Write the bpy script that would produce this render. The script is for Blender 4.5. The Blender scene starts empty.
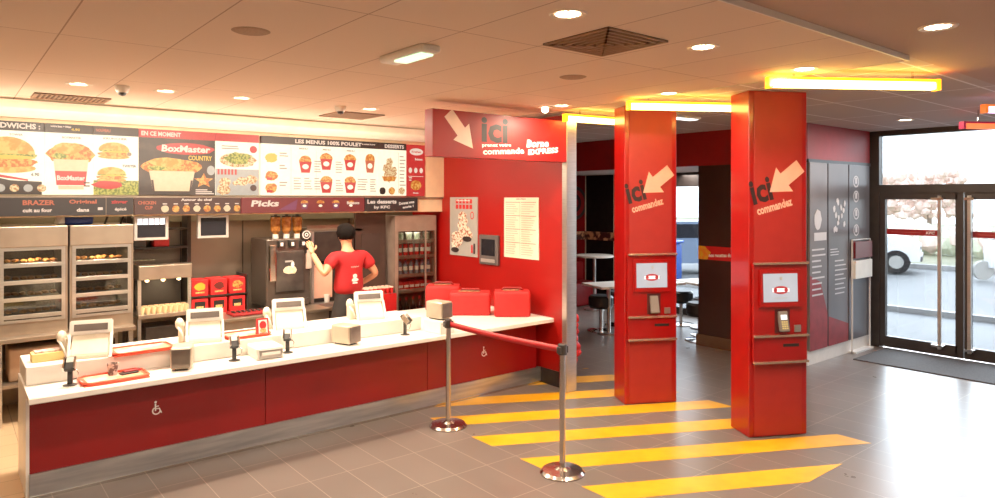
import bpy, bmesh, math, random
from mathutils import Matrix, Vector, Euler
random.seed(7)
PI = math.pi
S = bpy.context.scene
COL = S.collection

# ------------------------------------------------------------------ materials
def lin(c):
    return tuple((x/255/12.92 if x/255 <= .04045 else ((x/255+.055)/1.055)**2.4) for x in c)
MATS = {}
def pm(name, c1, c2=None, scale=8., rough=.5, metal=0., emit=0., bump=0., coat=0., spec=.5, detail=2., contrast=None, stretch=None):
    if name in MATS: return MATS[name]
    m = bpy.data.materials.new(name); m.use_nodes = True
    nt = m.node_tree; N = nt.nodes; L = nt.links
    b = N['Principled BSDF']
    c1 = lin(c1)
    c2 = lin(c2) if c2 else tuple(min(1, x*1.08+.002) for x in c1)
    tc = N.new('ShaderNodeTexCoord'); nz = N.new('ShaderNodeTexNoise'); rp = N.new('ShaderNodeValToRGB')
    nz.inputs['Scale'].default_value = scale; nz.inputs['Detail'].default_value = detail
    if stretch:
        mp = N.new('ShaderNodeMapping'); mp.inputs['Scale'].default_value = stretch
        L.new(tc.outputs['Object'], mp.inputs[0]); L.new(mp.outputs[0], nz.inputs['Vector'])
    else: L.new(tc.outputs['Object'], nz.inputs['Vector'])
    lo, hi = contrast or (.35, .65)
    rp.color_ramp.elements[0].position = lo; rp.color_ramp.elements[1].position = hi
    rp.color_ramp.elements[0].color = (*c1, 1); rp.color_ramp.elements[1].color = (*c2, 1)
    L.new(nz.outputs[0], rp.inputs[0])
    if name.startswith('lit '):
        dk = N.new('ShaderNodeMix'); dk.data_type = 'RGBA'; dk.inputs[0].default_value = .9; dk.inputs[7].default_value = (.01, .01, .01, 1)
        L.new(rp.outputs[0], dk.inputs[6]); L.new(dk.outputs[2], b.inputs['Base Color'])
    else: L.new(rp.outputs[0], b.inputs['Base Color'])
    b.inputs['Roughness'].default_value = rough; b.inputs['Metallic'].default_value = metal
    b.inputs['Coat Weight'].default_value = coat; b.inputs['Specular IOR Level'].default_value = spec
    if emit:
        L.new(rp.outputs[0], b.inputs['Emission Color']); b.inputs['Emission Strength'].default_value = emit
    if bump:
        bp = N.new('ShaderNodeBump'); bp.inputs['Strength'].default_value = bump; bp.inputs['Distance'].default_value = .01
        L.new(nz.outputs[0], bp.inputs['Height']); L.new(bp.outputs[0], b.inputs['Normal'])
    MATS[name] = m; return m

def grid_mat(name, c1, c2, line, sx, sy, ox, oy, w, rough=.4, scale=3., spec=.5, bump=.0, nd=4.):
    m = bpy.data.materials.new(name); m.use_nodes = True
    nt = m.node_tree; N = nt.nodes; L = nt.links; b = N['Principled BSDF']
    g = N.new('ShaderNodeNewGeometry'); sp = N.new('ShaderNodeSeparateXYZ'); L.new(g.outputs['Position'], sp.inputs[0])
    def mth(op, a, bb):
        n = N.new('ShaderNodeMath'); n.operation = op
        for i, v in enumerate((a, bb)):
            if isinstance(v, (int, float)): n.inputs[i].default_value = v
            else: L.new(v, n.inputs[i])
        return n.outputs[0]
    def ln(o, s, off):
        a = mth('SUBTRACT', o, off); a = mth('DIVIDE', a, s); f = mth('FRACT', a, 0); f = mth('MULTIPLY', f, s)
        return mth('LESS_THAN', f, w)
    def cell(o, s, off):
        a = mth('SUBTRACT', o, off); a = mth('DIVIDE', a, s); return mth('FLOOR', a, 0)
    l = mth('MAXIMUM', ln(sp.outputs[0], sx, ox), ln(sp.outputs[1], sy, oy))
    cb = N.new('ShaderNodeCombineXYZ'); L.new(cell(sp.outputs[0], sx, ox), cb.inputs[0]); L.new(cell(sp.outputs[1], sy, oy), cb.inputs[1])
    wn = N.new('ShaderNodeTexWhiteNoise'); L.new(cb.outputs[0], wn.inputs[0])
    nz = N.new('ShaderNodeTexNoise'); nz.inputs['Scale'].default_value = scale; nz.inputs['Detail'].default_value = nd
    L.new(g.outputs['Position'], nz.inputs['Vector'])
    f = mth('ADD', mth('MULTIPLY', wn.outputs[0], .45), mth('MULTIPLY', nz.outputs[0], .55))
    mx = N.new('ShaderNodeMix'); mx.data_type = 'RGBA'; L.new(f, mx.inputs[0])
    mx.inputs[6].default_value = (*lin(c1), 1); mx.inputs[7].default_value = (*lin(c2), 1)
    m2 = N.new('ShaderNodeMix'); m2.data_type = 'RGBA'; L.new(l, m2.inputs[0]); L.new(mx.outputs[2], m2.inputs[6])
    m2.inputs[7].default_value = (*lin(line), 1)
    L.new(m2.outputs[2], b.inputs['Base Color'])
    rr = mth('ADD', mth('MULTIPLY', nz.outputs[0], .12), rough - .06); L.new(rr, b.inputs['Roughness'])
    b.inputs['Specular IOR Level'].default_value = spec
    MATS[name] = m; return m

def glass_mat(name, tint=(235, 245, 245), refl=.08, rough=.02):
    m = bpy.data.materials.new(name); m.use_nodes = True
    nt = m.node_tree; N = nt.nodes; L = nt.links; N.clear()
    o = N.new('ShaderNodeOutputMaterial'); t = N.new('ShaderNodeBsdfTransparent'); g = N.new('ShaderNodeBsdfGlossy')
    t.inputs[0].default_value = (*lin(tint), 1); g.inputs['Roughness'].default_value = rough
    f = N.new('ShaderNodeLayerWeight'); f.inputs[0].default_value = .25
    ad = N.new('ShaderNodeMath'); ad.operation = 'MULTIPLY_ADD'; ad.inputs[1].default_value = .25; ad.inputs[2].default_value = refl
    L.new(f.outputs['Fresnel'], ad.inputs[0])
    mx = N.new('ShaderNodeMixShader'); L.new(ad.outputs[0], mx.inputs[0]); L.new(t.outputs[0], mx.inputs[1]); L.new(g.outputs[0], mx.inputs[2])
    L.new(mx.outputs[0], o.inputs[0]); MATS[name] = m; return m

RED = pm('red gloss lacquer', (146, 8, 8), (154, 10, 10), rough=.28, coat=.3)
REDM = pm('red matte panel', (152, 26, 20), (158, 29, 22), rough=.5)
REDC = pm('counter red laminate', (128, 10, 13), (138, 12, 15), scale=2, rough=.35)
REDW = pm('red wall paint', (154, 10, 7), (162, 13, 9), scale=2, rough=.38)
REDD = pm('deep red paint', (140, 14, 18), (148, 18, 20), rough=.5)
REDB = pm('red nylon', (182, 12, 12), (192, 20, 18), scale=14, rough=.6, bump=.15)
WHT = pm('white laminate', (238, 232, 222), (242, 237, 228), rough=.3)
CRM = pm('cream plastic', (228, 216, 190), (234, 224, 202), rough=.4)
WPL = pm('white plastic', (236, 232, 222), rough=.35)
BLK = pm('black plastic', (22, 20, 20), (30, 27, 26), rough=.4)
DRK = pm('dark steel', (52, 46, 44), (64, 57, 53), rough=.35, metal=.5)
CHAR = pm('charcoal frame', (46, 40, 38), (52, 46, 43), rough=.4)
STL = pm('brushed steel', (190, 186, 180), (206, 202, 196), scale=6, rough=.28, metal=.9, stretch=(1, 1, 30))
STLH = pm('brushed steel kick plate', (176, 180, 186), (206, 208, 210), scale=2, rough=.3, metal=.9, stretch=(1, 1, 12))
STLW = pm('stainless sheet', (158, 142, 126), (178, 162, 144), scale=3, rough=.32, metal=.8)
STLD = pm('dull stainless wall', (128, 112, 98), (142, 126, 110), scale=2, rough=.45, metal=.5)
CHR = pm('chrome', (205, 200, 195), rough=.12, metal=1.)
GRYP = pm('grey device plastic', (92, 86, 84), rough=.45)
SCRD = pm('dark screen', (30, 30, 36), rough=.15, coat=.5)
PNK = pm('pale pink print', (232, 168, 146), rough=.5)
PRB = pm('black print', (34, 8, 12), rough=.5)
PRW = pm('white print', (245, 238, 232), rough=.5)
PRR = pm('red print', (204, 24, 26), rough=.5)
PRD = pm('dark print', (44, 32, 30), rough=.5)
PRO = pm('fried food print', (222, 150, 70), (240, 200, 130), scale=45, rough=.5, contrast=(.4, .6))
PRG = pm('grey print', (168, 166, 160), rough=.5)
PAP = pm('cream paper', (246, 226, 200), (250, 232, 208), rough=.6)
GLS = glass_mat('clear glass', (192, 196, 198), .03)
GLK = glass_mat('cabinet glass', (225, 225, 220), .05)
YEL = pm('yellow floor tape', (212, 150, 10), (222, 162, 20), scale=5, rough=.4)
AMB = pm('amber syrup jar', (150, 84, 30), (196, 130, 60), scale=25, rough=.15, coat=.6)
BRN = pm('brown partition laminate', (52, 34, 30), (60, 40, 34), scale=2, rough=.3)
SKIN = pm('skin', (214, 150, 112), (222, 160, 122), scale=6, rough=.55)
HAIR = pm('black hair', (10, 7, 6), (18, 12, 10), scale=60, rough=.8, bump=.4, spec=.1)
# luminous menu inks
def em(n, c, c2=None, s=.8, scale=30): return pm('lit ' + n, c, c2, scale=scale, rough=.4, emit=s*.62, contrast=(.42, .58) if c2 else None)
E_W = em('white', (250, 232, 200), s=1.3); E_CR = em('cream', (240, 206, 160), s=.85)
E_K = em('black', (60, 38, 30), s=.3); E_WOOD = em('dark wood', (58, 40, 34), (84, 62, 52), s=.6, scale=6)
E_R = em('red', (214, 46, 44), s=.75); E_DR = em('dark red', (140, 28, 34), s=.6)
E_FRY = em('fried chicken', (206, 104, 26), (246, 178, 84), s=.85, scale=38)
E_BUN = em('bun', (226, 150, 56), (240, 190, 96), s=.85, scale=20)
E_GRN = em('lettuce', (110, 120, 34), (206, 196, 90), s=.8, scale=45)
E_GRY = em('grey lines', (170, 140, 110), s=.7); E_YEL = em('yellow', (236, 190, 70), s=.8)
E_SAL = em('salad', (190, 120, 60), (250, 226, 170), s=.85, scale=45); E_PLT = em('plate grey', (190, 184, 172), s=.75)
E_PUR = em('purple', (140, 60, 100), s=.6); E_BR = em('brown', (84, 42, 34), s=.6); E_OR = em('orange lettering', (206, 100, 66), s=.8)
E_LT = em('pale lettering', (250, 222, 200), s=.85)

# ------------------------------------------------------------------ geometry
class G:
    def __init__(s): s.v = []; s.f = []; s.m = []; s.sm = []; s.mats = []
    def mi(s, mat):
        if mat not in s.mats: s.mats.append(mat)
        return s.mats.index(mat)
    def raw(s, vs, fs, mat, smooth=False, M=None):
        n = len(s.v); k = s.mi(mat)
        for p in vs:
            p = Vector(p)
            s.v.append(tuple(M @ p if M else p))
        for f in fs: s.f.append([n+i for i in f]); s.m.append(k); s.sm.append(smooth)
        return s
    def bm(s, bm, mat, smooth=False, M=None):
        bm.verts.index_update()
        s.raw([v.co.copy() for v in bm.verts], [[v.index for v in f.verts] for f in bm.faces], mat, smooth, M); bm.free(); return s
    def box(s, x0, x1, y0, y1, z0, z1, mat, bev=0., M=None, seg=2):
        b = bmesh.new(); bmesh.ops.create_cube(b, size=1)
        for v in b.verts: v.co = Vector(((x0+x1)/2+v.co.x*(x1-x0), (y0+y1)/2+v.co.y*(y1-y0), (z0+z1)/2+v.co.z*(z1-z0)))
        if bev: bmesh.ops.bevel(b, geom=b.edges[:], offset=bev, segments=seg, affect='EDGES', profile=.5)
        return s.bm(b, mat, bev > .015, M)
    def wedge(s, prof, x0, x1, mat, bev=0, M=None):   # profile in (y,z), extruded along x
        n = len(prof); vs = [(x0, y, z) for y, z in prof]+[(x1, y, z) for y, z in prof]
        b = bmesh.new(); V = [b.verts.new(p) for p in vs]
        b.faces.new(V[:n][::-1]); b.faces.new(V[n:])
        for i in range(n): j = (i+1) % n; b.faces.new((V[i], V[j], V[n+j], V[n+i]))
        bmesh.ops.recalc_face_normals(b, faces=b.faces[:])
        if bev: bmesh.ops.bevel(b, geom=b.edges[:], offset=bev, segments=2, affect='EDGES')
        return s.bm(b, mat, False, M)
    def cyl(s, x, y, z0, z1, r, mat, r2=None, n=20, M=None, smooth=True):
        return s.lathe(x, y, [(0, z0), (r, z0), (r if r2 is None else r2, z1), (0, z1)], mat, n, M, smooth)
    def lathe(s, x, y, prof, mat, n=20, M=None, smooth=True):
        for k in range(len(prof)-1):
            (r0, z0), (r1, z1) = prof[k], prof[k+1]
            vs = []; fs = []
            for i in range(n):
                a = 2*PI*i/n; vs += [(x+r0*math.cos(a), y+r0*math.sin(a), z0), (x+r1*math.cos(a), y+r1*math.sin(a), z1)]
            for i in range(n):
                j = (i+1) % n
                if r0 < 1e-6: fs.append((2*i, 2*j+1, 2*i+1))
                elif r1 < 1e-6: fs.append((2*i, 2*j, 2*i+1))
                else: fs.append((2*i, 2*j, 2*j+1, 2*i+1))
            s.raw(vs, fs, mat, smooth and abs(z1-z0) > 1e-5, M)
        return s
    def tube(s, pts, r, mat, n=8, M=None):
        pts = [Vector(p) for p in pts]; vs = []; fs = []
        for i, p in enumerate(pts):
            d = (pts[min(i+1, len(pts)-1)]-pts[max(i-1, 0)]).normalized()
            a = d.orthogonal().normalized() if i == 0 else (pa - d*pa.dot(d)).normalized()
            pa = a; c = d.cross(a); rr = r[i] if isinstance(r, (list, tuple)) else r
            for k in range(n):
                t = 2*PI*k/n; vs.append(p+a*rr*math.cos(t)+c*rr*math.sin(t))
        for i in range(len(pts)-1):
            for k in range(n):
                j = (k+1) % n; fs.append((i*n+k, i*n+j, (i+1)*n+j, (i+1)*n+k))
        fs.append(list(range(n))[::-1]); fs.append([(len(pts)-1)*n+k for k in range(n)])
        return s.raw(vs, fs, mat, True, M)
    def ball(s, c, r, mat, M=None, sub=2, jit=0.):
        b = bmesh.new(); bmesh.ops.create_icosphere(b, subdivisions=sub, radius=1)
        rr = r if isinstance(r, (list, tuple)) else (r, r, r)
        for v in b.verts:
            j = 1+random.uniform(-jit, jit); v.co = Vector((c[0]+v.co.x*rr[0]*j, c[1]+v.co.y*rr[1]*j, c[2]+v.co.z*rr[2]*j))
        return s.bm(b, mat, jit < .12, M)
    def build(s, name, parent=None, M=None, **tags):
        me = bpy.data.meshes.new(name); me.from_pydata(s.v, [], s.f)
        for m in s.mats: me.materials.append(m)
        me.polygons.foreach_set('material_index', s.m); me.polygons.foreach_set('use_smooth', s.sm); me.update()
        o = bpy.data.objects.new(name, me); COL.objects.link(o)
        if parent: o.parent = parent
        if M is not None: o.matrix_basis = M
        for k, v in tags.items(): o[k] = v
        return o

_tc = {}
def text_geo(t):
    if t in _tc: return _tc[t]
    cu = bpy.data.curves.new('t', 'FONT'); cu.body = t; cu.resolution_u = 2; cu.offset = .034; cu.size = 1
    o = bpy.data.objects.new('t', cu); COL.objects.link(o)
    dg = bpy.context.evaluated_depsgraph_get(); me = bpy.data.meshes.new_from_object(o.evaluated_get(dg))
    vs = [v.co.copy() for v in me.vertices]; fs = [list(p.vertices) for p in me.polygons]
    bpy.data.objects.remove(o); bpy.data.curves.remove(cu); bpy.data.meshes.remove(me)
    x0 = min(v.x for v in vs); x1 = max(v.x for v in vs); y0 = min(v.y for v in vs); y1 = max(v.y for v in vs)
    vs = [((v.x-x0)/(x1-x0), (v.y-y0)/(y1-y0)) for v in vs]
    _tc[t] = (vs, fs); return _tc[t]

class Pr:   # prints flat marks on a face: origin, u axis, v axis, outward normal
    def __init__(s, g, O, U, V, Nn, k=.0012): s.g = g; s.O = Vector(O); s.U = Vector(U).normalized(); s.V = Vector(V).normalized(); s.N = Vector(Nn).normalized(); s.k = k; s.l = 1
    def P(s, u, v): return s.O+s.U*u+s.V*v+s.N*(s.k*s.l)
    def poly(s, pts, mat):
        f = list(range(len(pts)))
        if s.U.cross(s.V).dot(s.N) < 0: f = f[::-1]
        s.g.raw([s.P(*p) for p in pts], [f], mat); s.l += .25; return s
    def rect(s, u0, u1, v0, v1, mat): return s.poly([(u0, v0), (u1, v0), (u1, v1), (u0, v1)], mat)
    def ell(s, u, v, a, b, mat, n=18, wob=0.):
        return s.poly([(u+a*math.cos(2*PI*i/n)*(1+random.uniform(-wob, wob)), v+b*math.sin(2*PI*i/n)*(1+random.uniform(-wob, wob))) for i in range(n)], mat)
    def text(s, t, u, v, w, h, mat, rot=0., shear=0.):
        vs, fs = text_geo(t); c, sn = math.cos(rot), math.sin(rot); out = []
        for x, y in vs:
            X = x*w+y*h*shear; Y = y*h; out.append(s.P(u+X*c-Y*sn, v+X*sn+Y*c))
        s.g.raw(out, fs, mat); s.l += .25; return s
    def lines(s, u0, u1, v, n, dv, mat, h=.008):
        for i in range(n): s.rect(u0, u0+(u1-u0)*random.uniform(.6, 1), v-i*dv-h, v-i*dv, mat)
        return s
    def arrow(s, u, v, L, W, ang, mat):   # centre, length, width, direction
        pts = [(L*.5, 0), (L*.02, W*.5), (L*.02, W*.24), (-L*.5, W*.24), (-L*.5, -W*.24), (L*.02, -W*.24), (L*.02, -W*.5)]
        c, sn = math.cos(ang), math.sin(ang)
        P = [(u+x*c-y*sn, v+x*sn+y*c) for x, y in pts]
        s.poly(P, mat); return s

def E_(name, loc, label, cat, rz=0., group=None):
    o = bpy.data.objects.new(name, None); COL.objects.link(o); o.empty_display_size = .1
    o.location = loc; o.rotation_euler = (0, 0, rz); o['label'] = label; o['category'] = cat
    if group: o['group'] = group
    return o
def T(o, label, cat, group=None):
    o['label'] = label; o['category'] = cat
    if group: o['group'] = group
    return o
def struct(o): o['kind'] = 'structure'; return o
def dup(root, loc, label, rz=None, group=None):
    r = root.copy(); COL.objects.link(r); r.location = loc
    if rz is not None: r.rotation_euler = (0, 0, rz)
    r['label'] = label
    if group: r['group'] = group
    for ch in list(root.children):
        c = ch.copy(); COL.objects.link(c); c.parent = r
        for g in ch.children:
            d = g.copy(); COL.objects.link(d); d.parent = c
    return r
def sbox(name, x0, x1, y0, y1, z0, z1, mat, bev=0): return struct(G().box(x0, x1, y0, y1, z0, z1, mat, bev).build(name))

# ------------------------------------------------------------------ shell
ZC = 2.94; ZG = 2.97
F1 = grid_mat('floor tile brown grey', (98, 88, 82), (114, 102, 95), (150, 136, 124), .295, .565, .195, .055, .006, rough=.3, spec=.55)
F2 = grid_mat('kitchen floor tile', (196, 164, 126), (210, 178, 140), (150, 124, 96), .295, .295, .1, .05, .006, rough=.4)  # beige tile, colour lightened to carry the warm kitchen lighting
CE1 = grid_mat('ceiling tile warm', (236, 210, 188), (240, 216, 194), (190, 156, 132), .555, 1.42, .395, .01, .008, rough=.8, scale=1.5, spec=.1)
CE2 = grid_mat('ceiling tile grey', (200, 184, 174), (206, 190, 180), (250, 244, 240), 1.39, .6, 5.2, .55, .022, rough=.8, scale=1.5, spec=.1)
CE3 = pm('plasterboard ceiling', (190, 160, 140), (196, 166, 146), rough=.8, scale=1)
sbox('floor', -3, 10.1, -3, 10, -.1, 0, F1)
sbox('floor_kitchen', -3, 5.08, 5.56, 8.3, 0, .004, F2)
sbox('ceiling', -3, 10.1, -3, 1.65, ZG, ZG+.1, CE3)
sbox('ceiling_lobby', 4.75, 10.1, 1.65, 10, ZG, ZG+.1, CE2)
sbox('ceiling_kitchen', -3, 4.75, 1.65, 8.3, ZC, ZG+.1, CE1)
sbox('trim_1', -3, 4.76, 1.64, 1.65, ZC-.004, ZG, WHT)
sbox('trim_2', 4.75, 4.756, 1.64, 5.0, ZC-.004, ZG, CRM)
WNEU = pm('neutral wall paint', (190, 172, 150), rough=.7)
sbox('wall_left', -3.1, -3, -3, 8.3, 0, 3.05, WNEU)
sbox('wall_front', -3.1, 10, -3.1, -3, 0, 3.05, WNEU)
# kitchen back wall, dull stainless
g = G().box(-3, 5.08, 8.2, 8.3, 0, 3.05, STLD)
for x in (2.0, 2.7, 3.4, 4.1): g.box(x, x+.01, 8.193, 8.2, .8, 2.0, DRK)
struct(g.build('wall_back'))
# red partition wall with steel end
struct(G().box(5.08, 5.14, 5.06, 8.3, 0, ZC, REDW).box(5.072, 5.08, 5.07, 8.3, 0, .17, DRK).build('wall_right'))
e = struct(G().box(4.995, 5.145, 5.0, 5.072, 0, ZC, STL, .006).build('trim_3'))
# canopy that carries the menu boards, with lit cornice
CAN = pm('canopy cream paint', (240, 214, 176), rough=.6)
struct(G().box(-3, 5.08, 7.43, 7.62, 1.87, ZC, CAN).box(-3, 5.08, 7.40, 7.43, 2.045, 2.075, STLW).build('wall_canopy'))
struct(G().wedge([(7.25, 2.85), (7.27, 2.83), (7.40, 2.78), (7.43, 2.78), (7.43, 2.92), (7.25, 2.92)], -3, 5.08, pm('cornice white', (244, 232, 206), rough=.5, emit=.12)).build('trim_4'))  # faint glow put into the cornice paint for the cove light
# lobby side wall (behind the entrance), bulkheads and dining room
sbox('wall_lobby', 8.1, 10.05, 4.0, 4.12, 0, 3.05, pm('lobby wall grey', (112, 108, 108), rough=.5))
g = G().box(8.1, 9.86, 3.97, 4.0, 2.53, ZG, REDD).box(8.1, 9.86, 3.955, 4.0, 2.49, 2.53, BLK)
struct(g.build('wall_bulkhead'))
sbox('wall_bulkhead_dining', 8.1, 8.25, 4.0, 8.3, 2.5, 3.05, REDD)
sbox('baseboard_lobby', 8.1, 9.86, 3.97, 4.0, 0, .17, pm('white skirting', (226, 220, 212), rough=.35))
DC = pm('dining ceiling', (196, 176, 164), rough=.8)
sbox('ceiling_dining', 8.25, 10.1, 4.12, 9.6, 2.5, 2.6, DC)
g = G().box(8.1, 8.2, 4.12, 5.52, 0, 2.5, BRN).box(8.07, 8.1, 4.02, 5.54, 0, .16, pm('bronze skirting', (150, 124, 96), rough=.25, metal=.8))
p_ = Pr(g, (8.1, 5.52, 0), (0, -1, 0), (0, 0, 1), (-1, 0, 0))
p_.rect(.0, 1.5, 1.2, 1.385, PRR); p_.poly([(0, 1.2), (.14, 1.2), (.2, 1.3), (.1, 1.385), (0, 1.385)], pm('yellow print', (232, 180, 40), (240, 120, 30), scale=20))
p_.text('nos recettes du moment', .17, 1.235, .55, .05, PRW, rot=.06); p_.text('a partager', .55, 1.30, .3, .035, pm('yellow lettering', (236, 196, 90)), rot=.06)
for i in range(6): p_.ell(.9+i*.1, 1.3, .05, .06, PRO, 10, .15)
struct(g.build('wall_partition'))
sbox('wall_dining_back', 5.12, 10.1, 9.5, 9.6, 0, 3.05, pm('dining wall black', (28, 20, 18), (34, 24, 22), rough=.8, spec=.1))
g = G().box(8.6, 9.99, 9.46, 9.5, 0, 2.5, pm('dining red wall', (130, 10, 14), (100, 8, 10), scale=3, rough=.8, spec=.1))
p_ = Pr(g, (9.05, 9.46, 0), (1, 0, 0), (0, 0, 1), (0, -1, 0))
for r_, m_ in ((.34, PRD), (.27, REDD), (.18, PRB), (.1, REDD)): p_.ell(.62, 1.95, r_, r_, m_, 26)
g.box(9.96, 9.98, 9.44, 9.46, 0, 2.5, CRM)
struct(g.build('wall_dining_red'))
g = G().box(8.6, 9.96, 9.43, 9.46, 1.22, 1.38, pm('wall band print', (60, 20, 18), (206, 150, 110), scale=9, contrast=(.48, .62))).box(9.93, 9.96, 8.3, 9.43, 1.22, 1.38, pm('wall band print', (60, 20, 18), (206, 150, 110), scale=9, contrast=(.48, .62)))
struct(g.build('trim_5'))
sbox('wall_hall', 5.12, 5.2, 8.3, 9.5, 0, 3.05, BRN)
# dining window wall with window
X_ = 10.0; DW = MATS['dining wall black']
g = G().box(X_-.03, X_+.1, 8.2, 9.6, 0, 2.6, DW).box(X_-.035, X_-.03, 8.7, 8.71, 0, 2.5, CRM).box(X_, X_+.1, 4.12, 4.9, 0, 2.6, BRN).box(X_, X_+.1, 4.9, 8.2, 2.25, 2.6, CHAR).box(X_, X_+.1, 4.9, 8.2, 0, .12, CHAR)
struct(g.build('wall_dining_window'))
g = G()
for y in (4.93, 6.0, 8.17): g.box(X_-.03, X_+.06, y-.03, y+.03, .12, 2.25, CHAR)
w = struct(g.build('window_2')); G().box(X_+.02, X_+.028, 4.96, 8.14, .12, 2.25, GLS).build('pane', w)
sbox('wall_upper_facade', 9.97, 10.1, 4.12, 9.6, 2.6, 3.1, WNEU)

# ------------------------------------------------------------------ storefront
XD = 9.97
g = G()
g.box(XD-.05, XD+.07, 3.87, 4.0, 0, ZG, CHAR).box(XD-.05, XD+.07, -3, 3.87, 2.12, 2.23, CHAR).box(XD-.05, XD+.07, -3, 3.87, 2.90, ZG, CHAR)
for y in (1.84, .2, -1.4, -3): g.box(XD-.05, XD+.07, y-.05, y+.05, 0, ZG, CHAR)
g.box(XD-.05, XD+.07, -3, 1.84, 0, .14, CHAR)
fr = struct(g.build('window_1'))
G().box(XD+.01, XD+.018, -3, 3.87, 2.23, 2.90, GLS).build('transom_pane', fr)
G().box(XD+.01, XD+.018, -3, 1.84, .14, 2.12, GLS).build('pane', fr)
def door(n, y1, y0, hy):
    g = G(); W = .07
    g.box(XD-.03, XD+.04, y1-W, y1, .01, 2.12, CHAR).box(XD-.03, XD+.04, y0, y0+W+.02, .01, 2.12, CHAR)
    g.box(XD-.03, XD+.04, y0+W, y1-W, 2.03, 2.12, CHAR).box(XD-.03, XD+.04, y0+W, y1-W, .01, .16, CHAR)
    d = struct(g.build(n)); d['label'] = 'dark framed glass entrance door leaf'
    G().box(XD, XD+.008, y0+W, y1-W, .16, 2.03, GLS).build('glass', d)
    h = G().box(XD-.12, XD-.085, hy-.02, hy+.02, .1, 2.08, STL, .005)
    for z in (.14, 2.04): h.box(XD-.13, XD-.03, hy-.05, hy+.09 if n == 'door_1' else hy+.05, z-.015, z+.015, CHR)
    h.build('handle', d, label='full height brushed steel bar handle')
    s = G().box(XD-.006, XD-.002, y0+.25, y1-W-.01, 1.55, 1.63, pm('red door decal', (150, 16, 18), rough=.4))
    pp = Pr(s, (XD-.006, y1-W-.01, 1.55), (0, -1, 0), (0, 0, 1), (-1, 0, 0))
    pp.text('KFC', .48, .022, .1, .036, PRW, shear=.2); pp.rect(.06, .42, .036, .042, pm('faded print', (190, 90, 84)))
    s.build('door_strip', d, label='red safety strip with white lettering')
door('door_1', 3.87, 2.875, 3.12); door('door_2', 2.865, 1.89, 2.79)
# entrance mat
T(G().box(8.86, 9.88, 2.0, 3.76, 0, .012, pm('mat grey', (62, 58, 58), (76, 72, 72), scale=60, rough=.9)).build('entrance_mat'), 'dark grey entrance mat on the floor inside the glass doors', 'mat')
# lobby wall graphic panels
PG = [pm('panel grey %d' % i, a, b, scale=1.2, rough=.3, stretch=(1, 1, .8)) for i, (a, b) in enumerate([((104, 96, 98), (126, 118, 118)), ((90, 86, 90), (112, 106, 108)), ((84, 84, 90), (104, 102, 106))])]
PX = [(8.13, 8.585), (8.615, 9.17), (9.2, 9.82)]
LB = ['grey wall panel with red foot and white paragraph, next to the red column', 'middle grey wall panel with a cluster of white marks and paragraph', 'dark grey wall panel with column of white outline icons near the door']
for i, (a, b) in enumerate(PX):
    g = G().box(a, b, 3.955, 3.985, .17, 2.49, PG[i], .003)
    p_ = Pr(g, (a, 3.955, 0), (1, 0, 0), (0, 0, 1), (0, -1, 0)); w = b-a
    PL = pm('pale panel print', (206, 202, 204))
    if i == 0:
        p_.poly([(0, .17), (w, .17), (w, .6), (w*.6, 1.0), (0, 1.1)], pm('panel red foot', (130, 26, 32), (150, 34, 40)))  # red reflection painted onto the panel bottom
        for j in range(9): p_.lines(.05, w-.05, 1.42-j*.07, 1, .1, PL, .02)
        p_.ell(.2, 1.78, .09, .13, PL, 14, .1); p_.rect(.1, .42, 1.52, 1.62, PL)
    if i == 1:
        p_.poly([(0, .17), (w, .17), (w, .4), (0, .55)], pm('panel red foot', (130, 26, 32)))  # same red reflection, painted lower on this panel
        for j in range(14): p_.ell(.1+random.random()*.35, 1.62+random.random()*.4, .03, .04, PL, 7, .3)
        for j in range(3): p_.lines(.04, .34, 1.4-j*.035, 1, .1, PL, .012)
        for j in range(8): p_.lines(.16, w-.05, 1.25-j*.06, 1, .1, PL, .016)
    if i == 2:
        for j, z in enumerate((2.27, 2.07, 1.84, 1.62)):
            for r_, m_ in ((.085, PL), (.065, PG[2])): p_.ell(.2, z, r_, r_*.95, m_, 12)
            p_.rect(.17, .23, z-.03, z+.05, PL)
    T(g.build('wall_panel'), LB[i], 'wall panel')
# framed notice holder at the end of that wall
e = E_('notice_stand', (9.50, 3.93, 0), 'thin white framed stand with red and white boxes before the wall panels', 'stand')
WF = pm('white thin frame', (230, 228, 226), rough=.3)
g = G()
for x in (-.28, .26): g.box(x, x+.01, -.01, .01, 0, 1.5, WF)
g.box(-.28, .27, -.01, .01, 1.49, 1.5, WF).box(-.28, .27, -.05, .05, 0, .02, WF); g.build('frame', e)
G().box(-.26, .25, -.04, .02, 1.25, 1.47, pm('maroon box', (104, 14, 20), rough=.3), .004).build('leaflet_holder', e, label='dark red box')
G().box(-.26, .25, -.04, .02, .98, 1.22, WPL, .004).build('leaflet_holder', e, label='white box')

# ------------------------------------------------------------------ counter
c = E_('service_counter', (0, 0, 0), 'long white topped service counter with red front and steel kick plate', 'counter')
g = G().wedge([(5.28, .70), (5.285, .695), (6.12, .695), (6.12, .74), (5.288, .74), (5.28, .732)], .345, 5.08, WHT)
g.box(3.75, 5.08, 6.12, 6.75, .695, .74, WHT); g.build('countertop', c)
G().box(.355, 3.6, 5.64, 6.12, .74, .87, WHT, .006).build('raised_shelf', c)
for a, b in ((.365, 1.98), (1.985, 3.58), (3.585, 5.02)): G().box(a, b, 5.5, 5.53, .17, .695, REDC, .002).build('front_panel', c)
G().box(.365, 5.08, 5.485, 5.53, .0, .17, STLH).box(.365, 5.08, 5.478, 5.485, 0, .02, CHR).build('kick_plate', c)
G().box(.345, .365, 5.5, 6.1, 0, .695, WHT).build('side_panel', c)
G().box(.365, 5.08, 6.05, 6.07, 0, .695, STLW).build('rear_panel', c)
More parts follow.
